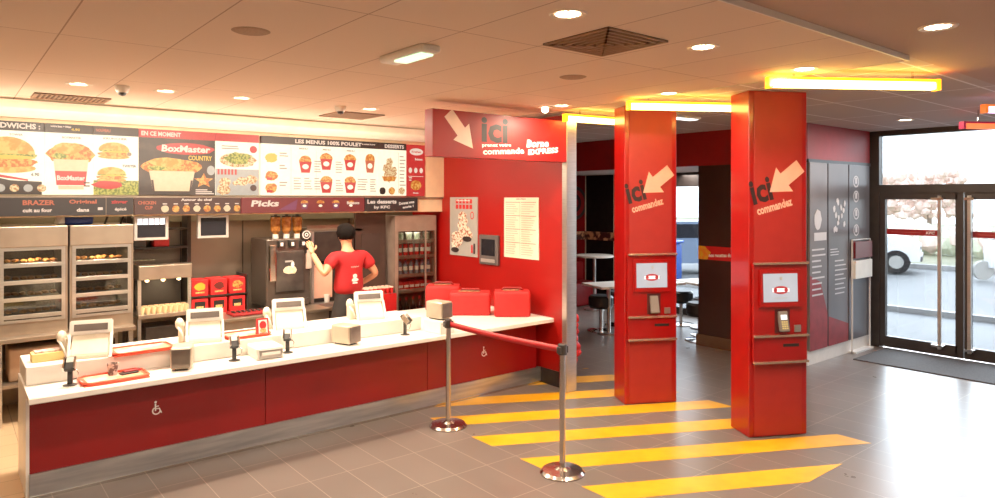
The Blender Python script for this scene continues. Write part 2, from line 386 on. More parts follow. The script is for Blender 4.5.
def wheelchair(x, z):
    g = G(); p_ = Pr(g, (x, 5.5, z), (1, 0, 0), (0, 0, 1), (0, -1, 0))
    n = 16
    for i in range(n):
        a0, a1 = PI*.65+PI*1.35*i/n, PI*.65+PI*1.35*(i+1)/n
        p_.poly([(.03*math.cos(a0), .03*math.sin(a0)), (.03*math.cos(a1), .03*math.sin(a1)), (.021*math.cos(a1), .021*math.sin(a1)), (.021*math.cos(a0), .021*math.sin(a0))], PRW)
    p_.ell(-.006, .066, .009, .009, PRW, 10); p_.rect(-.012, -.002, .0, .055, PRW); p_.rect(-.01, .02, .012, .02, PRW)
    p_.poly([(.014, .016), (.022, .02), (.038, -.018), (.03, -.022)], PRW); p_.rect(-.006, .016, .03, .037, PRW)
    g.build('wheelchair_symbol', c, label='small white wheelchair symbol')
wheelchair(1.155, .45); wheelchair(4.28, .43)

# registers
def register(loc, rz, label):
    r = E_('cash_register', loc, label, 'cash register', rz, 'cash registers along the counter')
    G().wedge([(-.15, 0), (.12, 0), (.1, .19), (-.01, .2), (-.03, .17), (-.14, .03)], -.12, .12, CRM, .006).build('body', r)
    g = G().wedge([(-.055, .165), (-.02, .265), (.035, .255), (.03, .14)], -.14, .14, WPL, .008)
    g.wedge([(-.16, .0), (-.055, .17), (-.03, .17), (-.13, 0)], -.145, -.125, WPL, .003).wedge([(-.16, .0), (-.055, .17), (-.03, .17), (-.13, 0)], .125, .145, WPL, .003); m = g.build('monitor', r)
    G().wedge([(-.0505, .19), (-.0525, .19), (-.034, .238), (-.032, .238)], -.11, .11, pm('grey display slot', (84, 74, 66), (96, 86, 78), rough=.3)).build('display', m)
    g = G().box(-.06, .07, -.012, .0, -.002, .0, WPL)
    g.box(-.2, -.15, -.06, .08, 0, .15, CRM, .012).ball((-.19, -.02, .15), (.035, .05, .05), CRM)
    g.tube([(-.2, -.06, .13), (-.17, -.1, .08), (-.15, -.09, .02), (-.13, -.06, .01)], .008, WPL); g.build('receipt_printer', r)
    return r
R0 = register((.78, 5.82, .87), -.25, 'cream cash register at the counter end nearest the yellow box')
dup(R0, (1.6, 5.84, .87), 'cream cash register behind the upright napkin dispenser, second along', -.25)
dup(R0, (2.36, 5.95, .87), 'cream cash register beside the red printed card stand', -.25)
dup(R0, (3.17, 5.93, .87), 'cream cash register in front of the man in red', -.25)

# payment terminals on poles
def terminal(loc, rz, label, first=None):
    t = E_('card_terminal', loc, label, 'card terminal', rz, 'card terminals on the counter')
    G().lathe(0, 0, [(0, 0), (.045, 0), (.045, .006), (.02, .012), (0, .012)], BLK).build('base', t)
    G().box(-.016, .016, -.012, .012, .01, .13, BLK, .004).build('pole', t)
    M = Matrix.Translation((0, -.01, .145)) @ Matrix.Rotation(.75, 4, 'X') @ Matrix.Rotation(0, 4, 'Z')
    b = G().box(-.028, .028, -.05, .06, -.014, .016, BLK, .006, M).box(-.038, -.028, -.045, .045, -.012, .034, CHR, .001, M).box(.028, .038, -.045, .045, -.012, .034, CHR, .001, M).build('keypad', t)
    G().box(-.022, .022, .01, .052, .0165, .018, pm('terminal lcd', (200, 196, 186)), 0, M).build('screen', b)
    G().tube([(.03, -.01, .12), (.055, -.03, .09), (.05, -.02, .05), (.02, 0, .04)], .004, CHR).build('cable', t)
    return t
T0 = terminal((.6, 5.49, .74), -.3, 'black card terminal on short pole beside the two orange trays')
dup(T0, (1.73, 5.5, .74), 'black card terminal on pole between the upright and flat napkin dispensers', -.2)
dup(T0, (2.175, 5.505, .74), 'black card terminal on pole just past the flat napkin dispenser', -.5)
dup(T0, (3.34, 5.52, .74), 'black card terminal on pole near the counter end, tilted toward the stanchion', .5)

# upright napkin dispensers
def napkin(loc, rz, label):
    t = E_('napkin_dispenser', loc, label, 'napkin dispenser', rz, 'upright steel napkin dispensers')
    G().box(-.075, .075, -.11, .11, .012, .175, pm('pale steel casing', (196, 180, 158), rough=.35, metal=.4), .016, seg=3).build('housing', t)
    G().box(-.066, .066, -.122, -.108, .022, .165, pm('grey mirror steel', (120, 108, 98), (136, 124, 112), rough=.3, metal=.7), .004).build('face_plate', t)
    G().box(-.045, .045, -.09, .09, .0, .014, BLK).build('foot', t)
    return t
N0 = napkin((1.345, 5.52, .74), -.35, 'upright steel napkin dispenser beside the lower orange tray')
dup(N0, (2.72, 5.52, .74), 'upright steel napkin dispenser alone at the middle of the counter', .35)
dup(N0, (3.67, 5.43, .87), 'upright steel napkin dispenser on top of a white box behind the farther queue post', .2)
k = T(G().box(-.09, .09, -.13, .13, 0, .13, WPL, .01).box(-.085, .085, -.132, -.13, .1, .104, PRG).build('white_box'), 'plain white box under a napkin dispenser near the farther queue post', 'box'); k.location = (3.67, 5.43, .74); k.rotation_euler = (0, 0, .1)
t = E_('napkin_box', (1.99, 5.47, .74), 'flat white and silver napkin dispenser lying between two card terminals', 'napkin dispenser', -.05)
G().box(-.12, .1, -.1, .16, 0, .095, WPL, .012).build('housing', t)
G().box(-.1, .09, -.112, -.1, .01, .08, STL, .003).box(-.08, .07, -.118, -.11, .035, .06, WPL, .002).build('face_plate', t)
# trays
def tray(loc, rz, label, w=.42, d=.27, cm=None):
    OR = cm or pm('orange tray', (216, 74, 44), (224, 84, 52), rough=.35)
    g = G().box(-w/2, w/2, -d/2, d/2, 0, .006, OR)
    r = .018
    g.tube([(-w/2, -d/2+.04, r), (-w/2+.04, -d/2, r), (w/2-.04, -d/2, r), (w/2, -d/2+.04, r), (w/2, d/2-.04, r), (w/2-.04, d/2, r), (-w/2+.04, d/2, r), (-w/2, d/2-.04, r), (-w/2, -d/2+.04, r)], .009, OR)
    g.box(-w/2, w/2, -d/2+.03, d/2-.03, 0, .018, OR, .003)
    t = T(g.build('serving_tray'), label, 'tray', 'orange serving trays'); t.location = loc; t.rotation_euler = (0, 0, rz)
    G().box(-w/2+.03, w/2-.03, -d/2+.04, d/2-.04, .019, .0195, pm('tray paper', (246, 206, 186), (240, 150, 110), scale=9, rough=.6)).build('tray_liner', t)
    return t
tray((.87, 5.49, .74), .03, 'orange serving tray with a cup, on the lower counter level')
tray((1.10, 5.74, .87), .03, 'orange serving tray with paper liner, on the raised shelf')
tray((1.92, 5.8, .87), .03, 'orange serving tray behind the flat napkin dispenser', .36)
g = G().lathe(0, 0, [(0, 0), (.028, 0), (.038, .085), (.036, .085), (.027, .006), (0, .006)], pm('cup print', (90, 70, 66), (206, 190, 180), scale=28, contrast=(.45, .55)))
k = T(g.build('paper_cup'), 'small grey printed paper cup standing on the lower orange tray', 'cup'); k.location = (.87, 5.53, .759)
g = G().box(-.06, .06, -.03, .03, 0, .012, BLK, .004).box(-.03, .09, .0, .04, .008, .02, REDD, .003)
k = T(g.build('wallet'), 'dark folded wallet lying on the lower orange tray', 'wallet'); k.location = (.97, 5.5, .7595); k.rotation_euler = (0, 0, .2)
# yellow box of leaflets
b = E_('leaflet_box', (.5, 5.83, .87), 'shallow pale yellow box of slips at the counter corner', 'box', .02)
G().box(-.1, .1, -.06, .06, 0, .06, pm('pale yellow card', (232, 204, 130), rough=.6), .003).build('tub', b)
G().box(-.08, .08, -.04, .05, .06, .072, pm('paper slips', (176, 120, 120), (230, 210, 196), scale=30)).build('slips', b)
# printed card stand
g = G().wedge([(-.03, 0), (.03, 0), (.004, .15), (-.004, .15)], -.05, .05, PRR)
p_ = Pr(g, (-.05, -.03, 0), (1, 0, 0), (0, .026, .15), (0, -1, .17)); p_.rect(.012, .088, .015, .14, PRW); p_.ell(.05, .095, .03, .035, PRR); p_.ell(.05, .05, .028, .02, PRO, 12, .1); p_.rect(.02, .08, .018, .03, PRB)
k = T(g.build('card_stand'), 'small red and white printed card stand on the raised shelf', 'sign'); k.location = (2.03, 5.70, .87)
# delivery bags
def bag(loc, rz, w, d, h, label, name='delivery_bag'):
    b = E_(name, loc, label, 'delivery bag', rz, 'red insulated delivery bags')
    G().box(-w/2, w/2, -d/2, d/2, 0, h, REDB, .03, seg=4).build('body', b)
    G().box(-w/2+.004, w/2-.004, -d/2+.004, d/2-.004, h-.045, h+.006, REDB, .02, seg=3).build('flap', b)
    g = G().tube([(-.12, 0, h), (-.09, 0, h+.03), (.09, 0, h+.03), (.12, 0, h)], .012, REDD); g.build('handle', b)
    G().box(-w/2+.1, w/2-.12, -.06, .03, h+.006, h+.016, pm('tan strap', (186, 140, 100), (120, 70, 50), scale=20), .003).build('strap', b)
    return b
bag((4.82, 5.68, .74), -.68, .40, .22, .28, 'red insulated bag nearest the steel post, under the price list')
bag((4.53, 6.07, .74), -.68, .46, .26, .25, 'middle red insulated bag, lower than its neighbours')
bag((4.46, 6.50, .74), -.68, .40, .26, .29, 'red insulated bag at the rear, next to the drinks fridge')

# ------------------------------------------------------------------ overhead sign
s = E_('hanging_sign', (3.31, 5.0, 2.425), 'red overhead box sign with white arrow and the word ici', 'sign')
SGM = pm('sign red glossy', (128, 8, 10), (168, 16, 14), scale=1.5, rough=.45, coat=.05)
G().box(0, 1.685, 0, .13, 0, .43, SGM, .004).build('box', s)
g = G(); p_ = Pr(g, (0, 0, 0), (1, 0, 0), (0, 0, 1), (0, -1, 0))
p_.arrow(.31, .245, .42, .24, math.radians(-48), pm('arrow cream', (238, 206, 184), rough=.5)); g.build('arrow_mark', s, label='cream arrow pointing down')
g = G(); p_ = Pr(g, (0, 0, 0), (1, 0, 0), (0, 0, 1), (0, -1, 0))
p_.text('ici', .55, .155, .33, .24, PRB, shear=.0)
p_.text('prenez votre', .56, .1, .36, .04, PRW, rot=.05); p_.text('commande', .57, .035, .52, .06, PRW, rot=.06)
p_.text('Borne', 1.12, .13, .3, .075, PRW, rot=.06, shear=.2); p_.text('EXPRESS', 1.14, .055, .42, .055, PRW, rot=.1, shear=.15)
g.build('lettering', s)
# ------------------------------------------------------------------ posters on the red wall
g = G().box(5.068, 5.08, 6.64, 7.23, 1.31, 2.06, PRG)
p_ = Pr(g, (5.068, 7.23, 1.31), (0, -1, 0), (0, 0, 1), (-1, 0, 0))
for i in range(5):
    for j in range(2): p_.rect(.13+i*.075, .185+i*.075, .6+j*.07, .655+j*.07, PRR)
for (u, v) in [(.28, .5), (.3, .44), (.27, .38), (.35, .32), (.13, .24), (.12, .15), (.2, .2), (.4, .27), (.28, .3)]: p_.ell(u, v, .09, .07, pm('ice cream print', (250, 236, 214), (170, 96, 60), scale=40, contrast=(.45, .6)), 14, .15)
p_.ell(.12, .07, .09, .035, PRD, 12); p_.ell(.38, .22, .1, .035, PRD, 12); p_.ell(.49, .52, .04, .05, PRR, 14); p_.ell(.49, .52, .028, .036, PRG, 14)
p_.rect(.47, .5, .05, .15, PRR); p_.rect(.52, .55, .04, .17, PRD); p_.text('Sundae', .15, .7, .3, .02, PRW)
T(g.build('dessert_poster'), 'grey poster of ice cream sundaes on the red wall', 'poster')
g = G().box(5.07, 5.08, 5.52, 6.12, 1.355, 2.055, PAP)
p_ = Pr(g, (5.07, 6.12, 1.355), (0, -1, 0), (0, 0, 1), (-1, 0, 0))
p_.text('LES PRIX', .22, .675, .17, .015, PRR); GL = pm('fine print', (196, 166, 146)); GD = pm('fine print dark', (150, 112, 96))
for k in range(2):
    for i in range(24):
        if i % 6 == 0: p_.rect(.03+k*.28, .29+k*.28, .642-i*.026, .649-i*.026, GD)
        else: p_.lines(.04+k*.28, .27+k*.28, .65-i*.026, 1, .1, GL, .006)
p_.rect(.3, .303, .02, .65, GD)
T(g.build('price_list'), 'cream printed price list on the red wall near the steel post', 'notice')
w = E_('wall_terminal', (5.08, 6.39, 1.24), 'grey wall mounted screen unit between poster and price list', 'wall terminal')
G().box(-.04, 0, -.18, .18, 0, .36, GRYP, .01).build('housing', w); G().box(-.044, -.04, -.13, .13, .11, .31, SCRD).build('screen', w)
G().box(-.052, -.04, -.13, .13, .03, .07, pm('light grey keys', (160, 150, 146)), .004).build('keypad', w)

# ------------------------------------------------------------------ stanchions
def stanchion(loc, label):
    t = E_('queue_post', loc, label, 'queue post', 0, 'chrome queue posts')
    CH = pm('stanchion chrome', (196, 186, 178), rough=.18, metal=1)
    G().lathe(0, 0, [(0, 0), (.165, 0), (.168, .012), (.15, .03), (.06, .036), (.03, .05), (0, .05)], CH, 32).build('base', t)
    G().cyl(0, 0, .04, .9, .023, CH).build('pole', t)
    h = G().cyl(0, 0, .885, .955, .034, CHAR).lathe(0, 0, [(.034, .955), (.03, .963), (0, .963)], BLK).box(-.044, .044, -.02, .02, .895, .945, CHAR, .004).build('belt_head', t)
    return t
A0 = stanchion((3.43, 4.93, 0), 'chrome queue post close to the counter, farther of the two')
dup(A0, (3.49, 3.535, 0), 'chrome queue post standing at the yellow stripes, nearer of the two')
n = 14; vs = []; fs = []
for i in range(n+1):
    t_ = i/n; y = 4.90+(3.565-4.90)*t_; x = 3.43+.06*t_; sag = -.012*math.sin(PI*t_)
    for dz in (.895, .945):
        vs += [(x-.0015, y, dz+sag), (x+.0015, y, dz+sag)]
for i in range(n):
    a = 4*i; b = a+4
    fs += [(a, b, b+2, a+2), (a+1, a+3, b+3, b+1), (a+2, b+2, b+3, a+3), (a, a+1, b+1, b)]
T(G().raw(vs, fs, pm('red belt', (170, 8, 16), rough=.5), True).build('queue_belt'), 'red retractable belt stretched between the two chrome queue posts', 'belt')

# ------------------------------------------------------------------ floor stripes
def clip(poly, ax, v, keep_less):
    out = []
    for i in range(len(poly)):
        a, b = poly[i], poly[(i+1) % len(poly)]
        ia = (a[ax] <= v) == keep_less; ib = (b[ax] <= v) == keep_less
        if ia: out.append(a)
        if ia != ib:
            t_ = (v-a[ax])/(b[ax]-a[ax]); out.append((a[0]+(b[0]-a[0])*t_, a[1]+(b[1]-a[1])*t_))
    return out
nx, ny = .466, .885; dx, dy = .885, -.466
SL = ['nearest yellow stripe on the floor, before the red columns', 'yellow floor stripe running past the foot of the closer red column', 'yellow floor stripe meeting the front queue post, third from the camera', 'yellow floor stripe running to the foot of the farther red column', 'yellow floor stripe between the steel post and farther red column', 'short yellow floor stripe at the foot of the steel post', 'smallest yellow floor stripe, deep behind the steel post']
for k, s0 in enumerate([4.25, 4.84, 5.40, 5.97, 6.54, 7.11, 7.68]):
    s1 = s0+.25; P = [(s*nx+t_*dx, s*ny+t_*dy) for s, t_ in ((s0, -4), (s0, 8), (s1, 8), (s1, -4))]
    for ax, v, kl in ((0, 3.43, False), (0, 5.93, True), (1, 2.3, False), (1, 5.47 if k < 6 else 5.6, True)): P = clip(P, ax, v, kl)
    if k >= 5: P = clip(P, 0, 5.2 if k == 6 else 3.43, False)
    if len(P) < 3: continue
    n = len(P)
    T(G().raw([(x, y, 0) for x, y in P]+[(x, y, .0015) for x, y in P], [list(range(n, 2*n))]+[(i, (i+1) % n, n+(i+1) % n, n+i) for i in range(n)], YEL).build('floor_stripe'), SL[k], 'floor stripe', 'yellow hatched stripes on the floor')

# ------------------------------------------------------------------ kiosk columns
AN = math.atan2(-.264, .483)
def kiosk(loc, top, label):
    k = E_('kiosk_column', loc, label, 'kiosk', AN, 'red ordering kiosk columns')
    G().box(0, .55, 0, .3, 0, top, RED, .008).build('column_body', k)
    G().box(.045, .495, -.008, 0, .01, top-.005, REDM, .002).build('front_panel', k)
    g = G(); p_ = Pr(g, (0, -.008, 0), (1, 0, 0), (0, 0, 1), (0, -1, 0))
    p_.text('ici', .04, 1.985, .2, .21, PRB, rot=.26)
    p_.text('commandez', .08, 1.90, .34, .075, PNK, rot=.26)
    g.build('lettering', k, label='black ici above pink commandez')
    g = G(); p_ = Pr(g, (0, -.0095, 0), (1, 0, 0), (0, 0, 1), (0, -1, 0)); p_.arrow(.335, 2.215, .37, .26, math.radians(218), PNK); g.build('arrow_mark', k, label='pink arrow')
    # housing
    h = G().box(.02, .53, -.035, -.008, .64, 1.49, RED, .006).build('kiosk_housing', k)
    G().wedge([(-.036, 1.12), (-.036, 1.44), (-.05, 1.44), (-.062, 1.12)], .07, .46, RED, .003).build('screen_surround', h)
    g = G().wedge([(-.0625, 1.165), (-.054, 1.405), (-.056, 1.405), (-.0645, 1.165)], .1, .42, pm('lit screen', (226, 228, 236), rough=.2, emit=.42))
    p_ = Pr(g, (.1, -.0645, 1.165), (1, 0, 0), (0, .0085, .24), (0, -1, .03), .001)
    p_.ell(.16, .1, .075, .035, pm('screen maroon', (168, 40, 50), emit=.0)); p_.rect(.08, .24, .085, .115, pm('screen white', (236, 226, 230), emit=.6)); p_.ell(.11, .1, .018, .018, pm('screen maroon', (168, 40, 50))); p_.ell(.21, .1, .018, .018, pm('screen maroon', (168, 40, 50)))
    p_.ell(.165, .2, .014, .014, PRG); p_.rect(.1, .22, .03, .036, PRG)
    g.build('touch_screen', h)
    for z in (1.49, .87, .645): G().box(.02, .53, -.062, -.03, z-.008, z+.012, pm('steel ledge', (206, 170, 150), rough=.25, metal=.8), .003).build('ledge', h)
    G().box(.22, .36, -.04, -.034, .9, 1.1, pm('dark recess', (70, 20, 20))).build('reader_recess', h)
    M = Matrix.Translation((.28, -.055, .99)) @ Matrix.Rotation(-.25, 4, 'X')
    cr = G().box(-.035, .05, -.02, .012, -.08, .09, pm('reader grey', (120, 112, 106)), .006, M).build('card_reader', h)
    g = G().box(-.02, .035, -.0225, -.02, .02, .06, pm('reader lit display', (230, 240, 250), emit=.5), 0, M)
    for i in range(3):
        for j in range(4): g.box(-.02+i*.02, -.006+i*.02, -.024, -.02, -.06+j*.018, -.048+j*.018, pm('key cap', (206, 190, 130)), 0, M)
    g.build('keypad', cr)
    G().box(.4, .46, -.05, -.035, .9, .96, STL, .004).build('contactless_pad', h)
    G().box(.3, .45, -.038, -.0345, .775, .8, BLK).build('receipt_slot', h)
    return k
K0 = kiosk((5.25, 3.063, 0), ZG, 'closer, larger looking red ordering kiosk column by the entrance')
dup(K0, (5.15, 4.345, 0), 'farther red ordering kiosk column, between the steel post and closer column')

# ------------------------------------------------------------------ tube lights
TY = pm('glowing yellow tube', (255, 204, 96), rough=.4, emit=13); TO = pm('glowing amber housing', (255, 136, 6), rough=.4, emit=5)
def tubelight(a, b, z, label, m1=TY, m2=TO):
    a = Vector((*a, z)); b = Vector((*b, z)); L = (b-a).length; an = math.atan2(b.y-a.y, b.x-a.x)
    t = E_('tube_light', a, label, 'tube light', an, 'coloured tube lights on the ceiling')
    G().box(0, L, -.02, .03, .025, .045, m2, .002).build('housing', t)
    G().box(.03, L-.03, -.028, .028, -.03, .025, m1, .012, seg=3).build('tube', t)
    
    for q in (0, L-.03): G().box(q, q+.03, -.032, .032, -.034, .045, m2, .002).build('end_cap', t)
    for x in (.2, L-.2): G().box(x-.006, x+.006, -.006, .006, .045, ZG-z, CHR).build('hanger', t)
    return t
tubelight((4.47, 2.459), (5.562, 1.738), 2.87, 'yellow glowing tube light in front of the closer red column')
tubelight((4.64, 3.885), (5.80, 3.20), 2.87, 'yellow glowing tube light between the two red columns')
tubelight((4.86, 4.9), (6.10, 4.70), 2.87, 'yellow glowing tube light over the steel post')
tubelight((7.1, 1.884), (8.2, 1.2), 2.84, 'purple white tube light near the entrance doors', pm('glowing lilac tube', (240, 200, 255), emit=2.5), pm('amber end', (236, 120, 40), emit=.5))
tubelight((8.1, 2.35), (9.2, 1.7), 2.80, 'red and orange tube light above the entrance doors', pm('glowing orange red tube', (255, 96, 50), emit=1.3), pm('magenta housing', (150, 20, 50), emit=.3))

# ------------------------------------------------------------------ ceiling fittings
DLM = pm('downlight glow', (255, 238, 206), emit=9); DLW = pm('downlight ring', (236, 214, 190), rough=.4)
SPB = pm('speaker grille beige', (176, 142, 112), (160, 128, 100), scale=90, rough=.7)
def lamp(loc, energy, size, color, spread=PI):
    l = bpy.data.lights.new('lamp', 'AREA'); l.shape = 'DISK'; l.size = size; l.energy = energy; l.color = color; l.spread = spread
    o = bpy.data.objects.new('lamp', l); COL.objects.link(o); o.location = loc; return o
d0 = None
DL = [(2.257, 2.244, ZC, 'recessed round downlight at the ceiling edge above the queue area, largest one', 26), (3.387, 2.254, ZC, 'recessed downlight beyond the square ceiling diffuser', 26), (4.52, 2.215, ZC, 'recessed downlight above the tube of the closer column', 22),
      (.733, 6.09, ZC, 'recessed downlight beside the long ceiling grille above the counter', 30), (1.348, 6.04, ZC, 'recessed downlight past the white camera dome above the counter', 30), (1.973, 6.04, ZC, 'recessed downlight third along the row above the counter', 30),
      (3.22, 5.99, ZC, 'recessed downlight beside the square grille above the counter', 30), (4.70, 3.48, ZC, 'recessed downlight just ahead of the middle tube light', 16),
      (4.06, 1.25, ZG, 'recessed downlight in the lower grey plaster ceiling', 22), (8.7, 3.1, ZG, 'recessed downlight in grey ceiling near the entrance', 16), (4.53, 4.6, ZC, 'small bright ceiling spotlight near the red sign', 16)]
for x, y, z, lb, en in DL:
    if d0 is None:
        d0 = E_('downlight', (x, y, z), lb, 'downlight', 0, 'round recessed downlights')
        G().lathe(0, 0, [(.062, -.001), (.09, -.006), (.095, 0), (.062, 0)], DLW, 28).build('ring', d0)
        g = G().lathe(0, 0, [(0, -.002), (.062, -.002)], DLM, 24, smooth=False)
        for i in range(5): g.box(-.06, .06, -.05+i*.022, -.048+i*.022, -.006, -.002, DLW)
        g.build('diffuser', d0)
    else: dup(d0, (x, y, z), lb)
    lamp((x, y, z-.03), en, .12, (1, .80, .60) if y > 1.9 and x < 5 else (1, .8, .62))
def vent(loc, w, d, label, sq):
    t = E_('ceiling_vent', loc, label, 'ceiling vent', 0)
    VM = pm('vent beige', (168, 132, 104), rough=.6); VD = pm('vent dark gap', (92, 68, 52), rough=.8)
    G().box(-w/2, w/2, -d/2, d/2, -.004, 0, VD).build('backing', t)
    if sq:
        for i in range(6):
            a = w/2*(1-i/6); t_ = .014; z = -.012-.002*i
            g = G()
            for (x0, x1, y0, y1) in ((-a, a, -a, -a+t_), (-a, a, a-t_, a), (-a, -a+t_, -a, a), (a-t_, a, -a, a)): g.box(x0, x1, y0, y1, z, -.002, VM)
            g.build('louvre_ring', t)
    else:
        g = G().box(-w/2, w/2, -d/2, -d/2+.02, -.012, 0, VM).box(-w/2, w/2, d/2-.02, d/2, -.012, 0, VM).box(-w/2, -w/2+.02, -d/2, d/2, -.012, 0, VM).box(w/2-.02, w/2, -d/2, d/2, -.012, 0, VM)
        n = int(w/.035)
        for i in range(n): g.box(-w/2+.02+i*.035, -w/2+.032+i*.035, -d/2, d/2, -.012, -.002, VM)
        g.build('grille', t)
vent((2.84, 2.53, ZC), .5, .5, 'square stepped air diffuser in the ceiling above the queue', True)
vent((.79, 6.97, ZC), .57, .36, 'slotted ceiling grille over the burger menu board', False)
vent((3.31, 6.56, ZC), .52, .5, 'square ceiling grille in front of the menu of buckets', False)
for x, y, lb in ((1.185, 3.55, 'round beige ceiling speaker in the warm ceiling, nearer one'), (3.505, 3.44, 'round beige ceiling speaker beyond the square diffuser')):
    T(G().lathe(0, 0, [(0, -.008), (.085, -.006), (.1, 0)], SPB, 28).build('ceiling_speaker'), lb, 'speaker').location = (x, y, ZC)
def dome(loc, label):
    t = E_('camera_dome', loc, label, 'security camera', 0)
    G().lathe(0, 0, [(0, 0), (.055, 0), (.055, -.025), (.04, -.06), (.0, -.06)], WPL).build('housing', t)
    G().lathe(0, 0, [(.032, -.06), (.026, -.08), (0, -.088)], BLK).build('lens', t)
dome((1.013, 5.98, ZC+.006), 'white camera dome beside the long slotted ceiling grille'); dome((2.89, 5.97, ZC+.006), 'white camera dome against the square ceiling grille near sign')
t = E_('emergency_light', (2.105, 3.45, ZC+.006), 'white oblong emergency light with green glow on the ceiling', 'emergency light')
G().box(-.07, .07, -.25, .25, -.05, 0, WPL, .02, seg=3).build('housing', t)
G().box(-.045, .045, -.2, .1, -.062, -.05, pm('green glow', (206, 250, 206), emit=.9), .004).build('diffuser', t)
t = E_('emergency_light', (6.38, 4.53, ZG), 'flat lit rectangular lamp on the grey ceiling between columns', 'ceiling lamp', -.1)
G().box(-.2, .2, -.08, .08, -.03, 0, WPL, .008).build('housing', t); G().box(-.17, .17, -.06, .06, -.035, -.03, pm('cool glow', (240, 246, 240), emit=2)).build('diffuser', t)
g = G().ball((0, 0, -.03), .035, pm('spot glow', (255, 240, 200), emit=8)); g.box(-.05, .05, -.05, .05, -.01, 0, DLW); T(g.build('spotlight'), 'tiny bright spot lamp beside the overhead red sign', 'spotlight').location = (4.45, 4.75, ZC)
lamp((4.45, 4.6, ZC-.1), 6, .08, (1, .75, .5))

# ------------------------------------------------------------------ menu boards
YB = 7.40
def board(x0, x1, z0, z1, bg, label, hdr=None, draw=None, name='menu_board'):
    g = G().box(x0, x1, YB-.02, YB+.03, z0, z1, bg)
    b = T(g.build(name), label, 'menu board', 'illuminated menu boards above the counter' if name == 'menu_board' else 'category strips under the menu boards')
    if hdr:
        h = G().box(x0, x1, YB-.024, YB+.03, z1, z1+.085, hdr[0]); p_ = Pr(h, (x0, YB-.024, z1), (1, 0, 0), (0, 0, 1), (0, -1, 0))
        for (t_, u, w_, v, hh, m_) in hdr[1]: p_.text(t_, u, v, w_, hh, m_)
        h.build('header', b)
    if draw:
        q = G(); draw(Pr(q, (x0, YB-.02, z0), (1, 0, 0), (0, 0, 1), (0, -1, 0)), x1-x0, z1-z0); q.build('printed_pictures', b)
    return b
def burger(p, u, v, w, h):
    p.ell(u, v-h*.36, w*.5, h*.13, E_BUN); p.ell(u, v-h*.2, w*.52, h*.14, E_FRY, 20, .06); p.ell(u, v-h*.02, w*.5, h*.1, E_GRN, 20, .1)
    p.poly([(u+w*.48*math.cos(a), v+h*.02+h*.45*math.sin(a)) for a in [PI*i/14 for i in range(15)]], E_BUN); p.ell(u+w*.06, v-h*.07, w*.45, h*.05, E_YEL, 16, .08)
def bucket(p, u, v, w, h, m=E_R):
    p.ell(u, v+h*.62, w*.5, h*.28, E_FRY, 16, .1)
    p.poly([(u-w*.34, v), (u+w*.34, v), (u+w*.5, v+h*.58), (u-w*.5, v+h*.58)], m); p.ell(u, v+h*.32, w*.25, h*.13, E_W)
def wrapcup(p, u, v, w, h, low):
    p.ell(u, v+h*.72, w*.62, h*.26, E_FRY, 18, .08); p.ell(u-w*.1, v+h*.86, w*.35, h*.14, E_BUN, 16, .08); p.ell(u-w*.3, v+h*.68, w*.2, h*.07, E_GRN, 12, .15)
    p.poly([(u-w*.38, v), (u+w*.38, v), (u+w*.46, v+h*.6), (u-w*.46, v+h*.6)], E_CR); p.poly([(u-w*.38, v+.0), (u+w*.38, v+.0), (u+w*.42, v+h*.33), (u-w*.42, v+h*.33)], low)
ZB0, ZB1 = 2.08, 2.655
def d1(p, w, h):
    burger(p, .45, .36, .42, .34); p.text('TOWER', w-.26, h-.045, .1, .02, E_GRY)
    p.poly([(.0, 0), (w-.02, 0), (w-.02, .12), (w-.25, .13), (.2, .2), (0, .25)], E_K); p.poly([(.3, .17), (.6, .125), (.6, .14), (.3, .2)], E_R)
    for i in range(7): p.ell(.1+i*.1, .06, .035, .035, E_PLT if i % 2 else E_SAL, 12); 
    p.text('box menu', .2, .12, .14, .025, E_LT); p.text('6.90', w-.1, .17, .06, .03, E_K)
board(-.3, .722, ZB0, ZB1, E_W, 'menu board with the burger, cut off at the picture edge', (E_K, [('SANDWICHS :', .57, .42, .02, .05, E_LT)]), lambda p, w, h: [setattr(p, 'O', p.O+Vector((.3, 0, 0))), d1(p, w-.3, h)])
def d2(p, w, h):
    wrapcup(p, .2, .09, .3, .4, E_R); p.text('BoxMaster', .09, .135, .22, .045, E_LT); p.text('BOXMASTER', .13, h-.05, .15, .02, E_GRY); p.lines(.3, .36, .12, 2, .03, E_K, .012)
    p.poly([(.1, .05), (.3, .05), (.3, .085), (.1, .085)], E_CR)
board(.726, 1.10, ZB0, ZB1, E_W, 'menu board showing a stuffed wrap over a red cup', (E_K, [('votre box + frites', .04, .16, .05, .02, E_LT), ('4.90', .2, .07, .025, .025, E_YEL)]), d2)
def d3(p, w, h):
    burger(p, .17, .43, .27, .17); p.ell(.3, .4, .02, .02, E_GRY)
    p.rect(0, w, 0, .14, E_GRN); burger(p, .15, .2, .25, .15); p.ell(.12, .1, .13, .04, E_R, 14, .15); p.text('TWISTER', .24, .27, .12, .025, E_K); p.text('KRUNCHER', .08, h-.04, .2, .02, E_GRY)
board(1.104, 1.484, ZB0, ZB1, E_W, 'menu board with a sandwich above another sandwich on lettuce', (E_K, [('NOUVEAU', .02, .12, .03, .03, E_OR)]), d3)
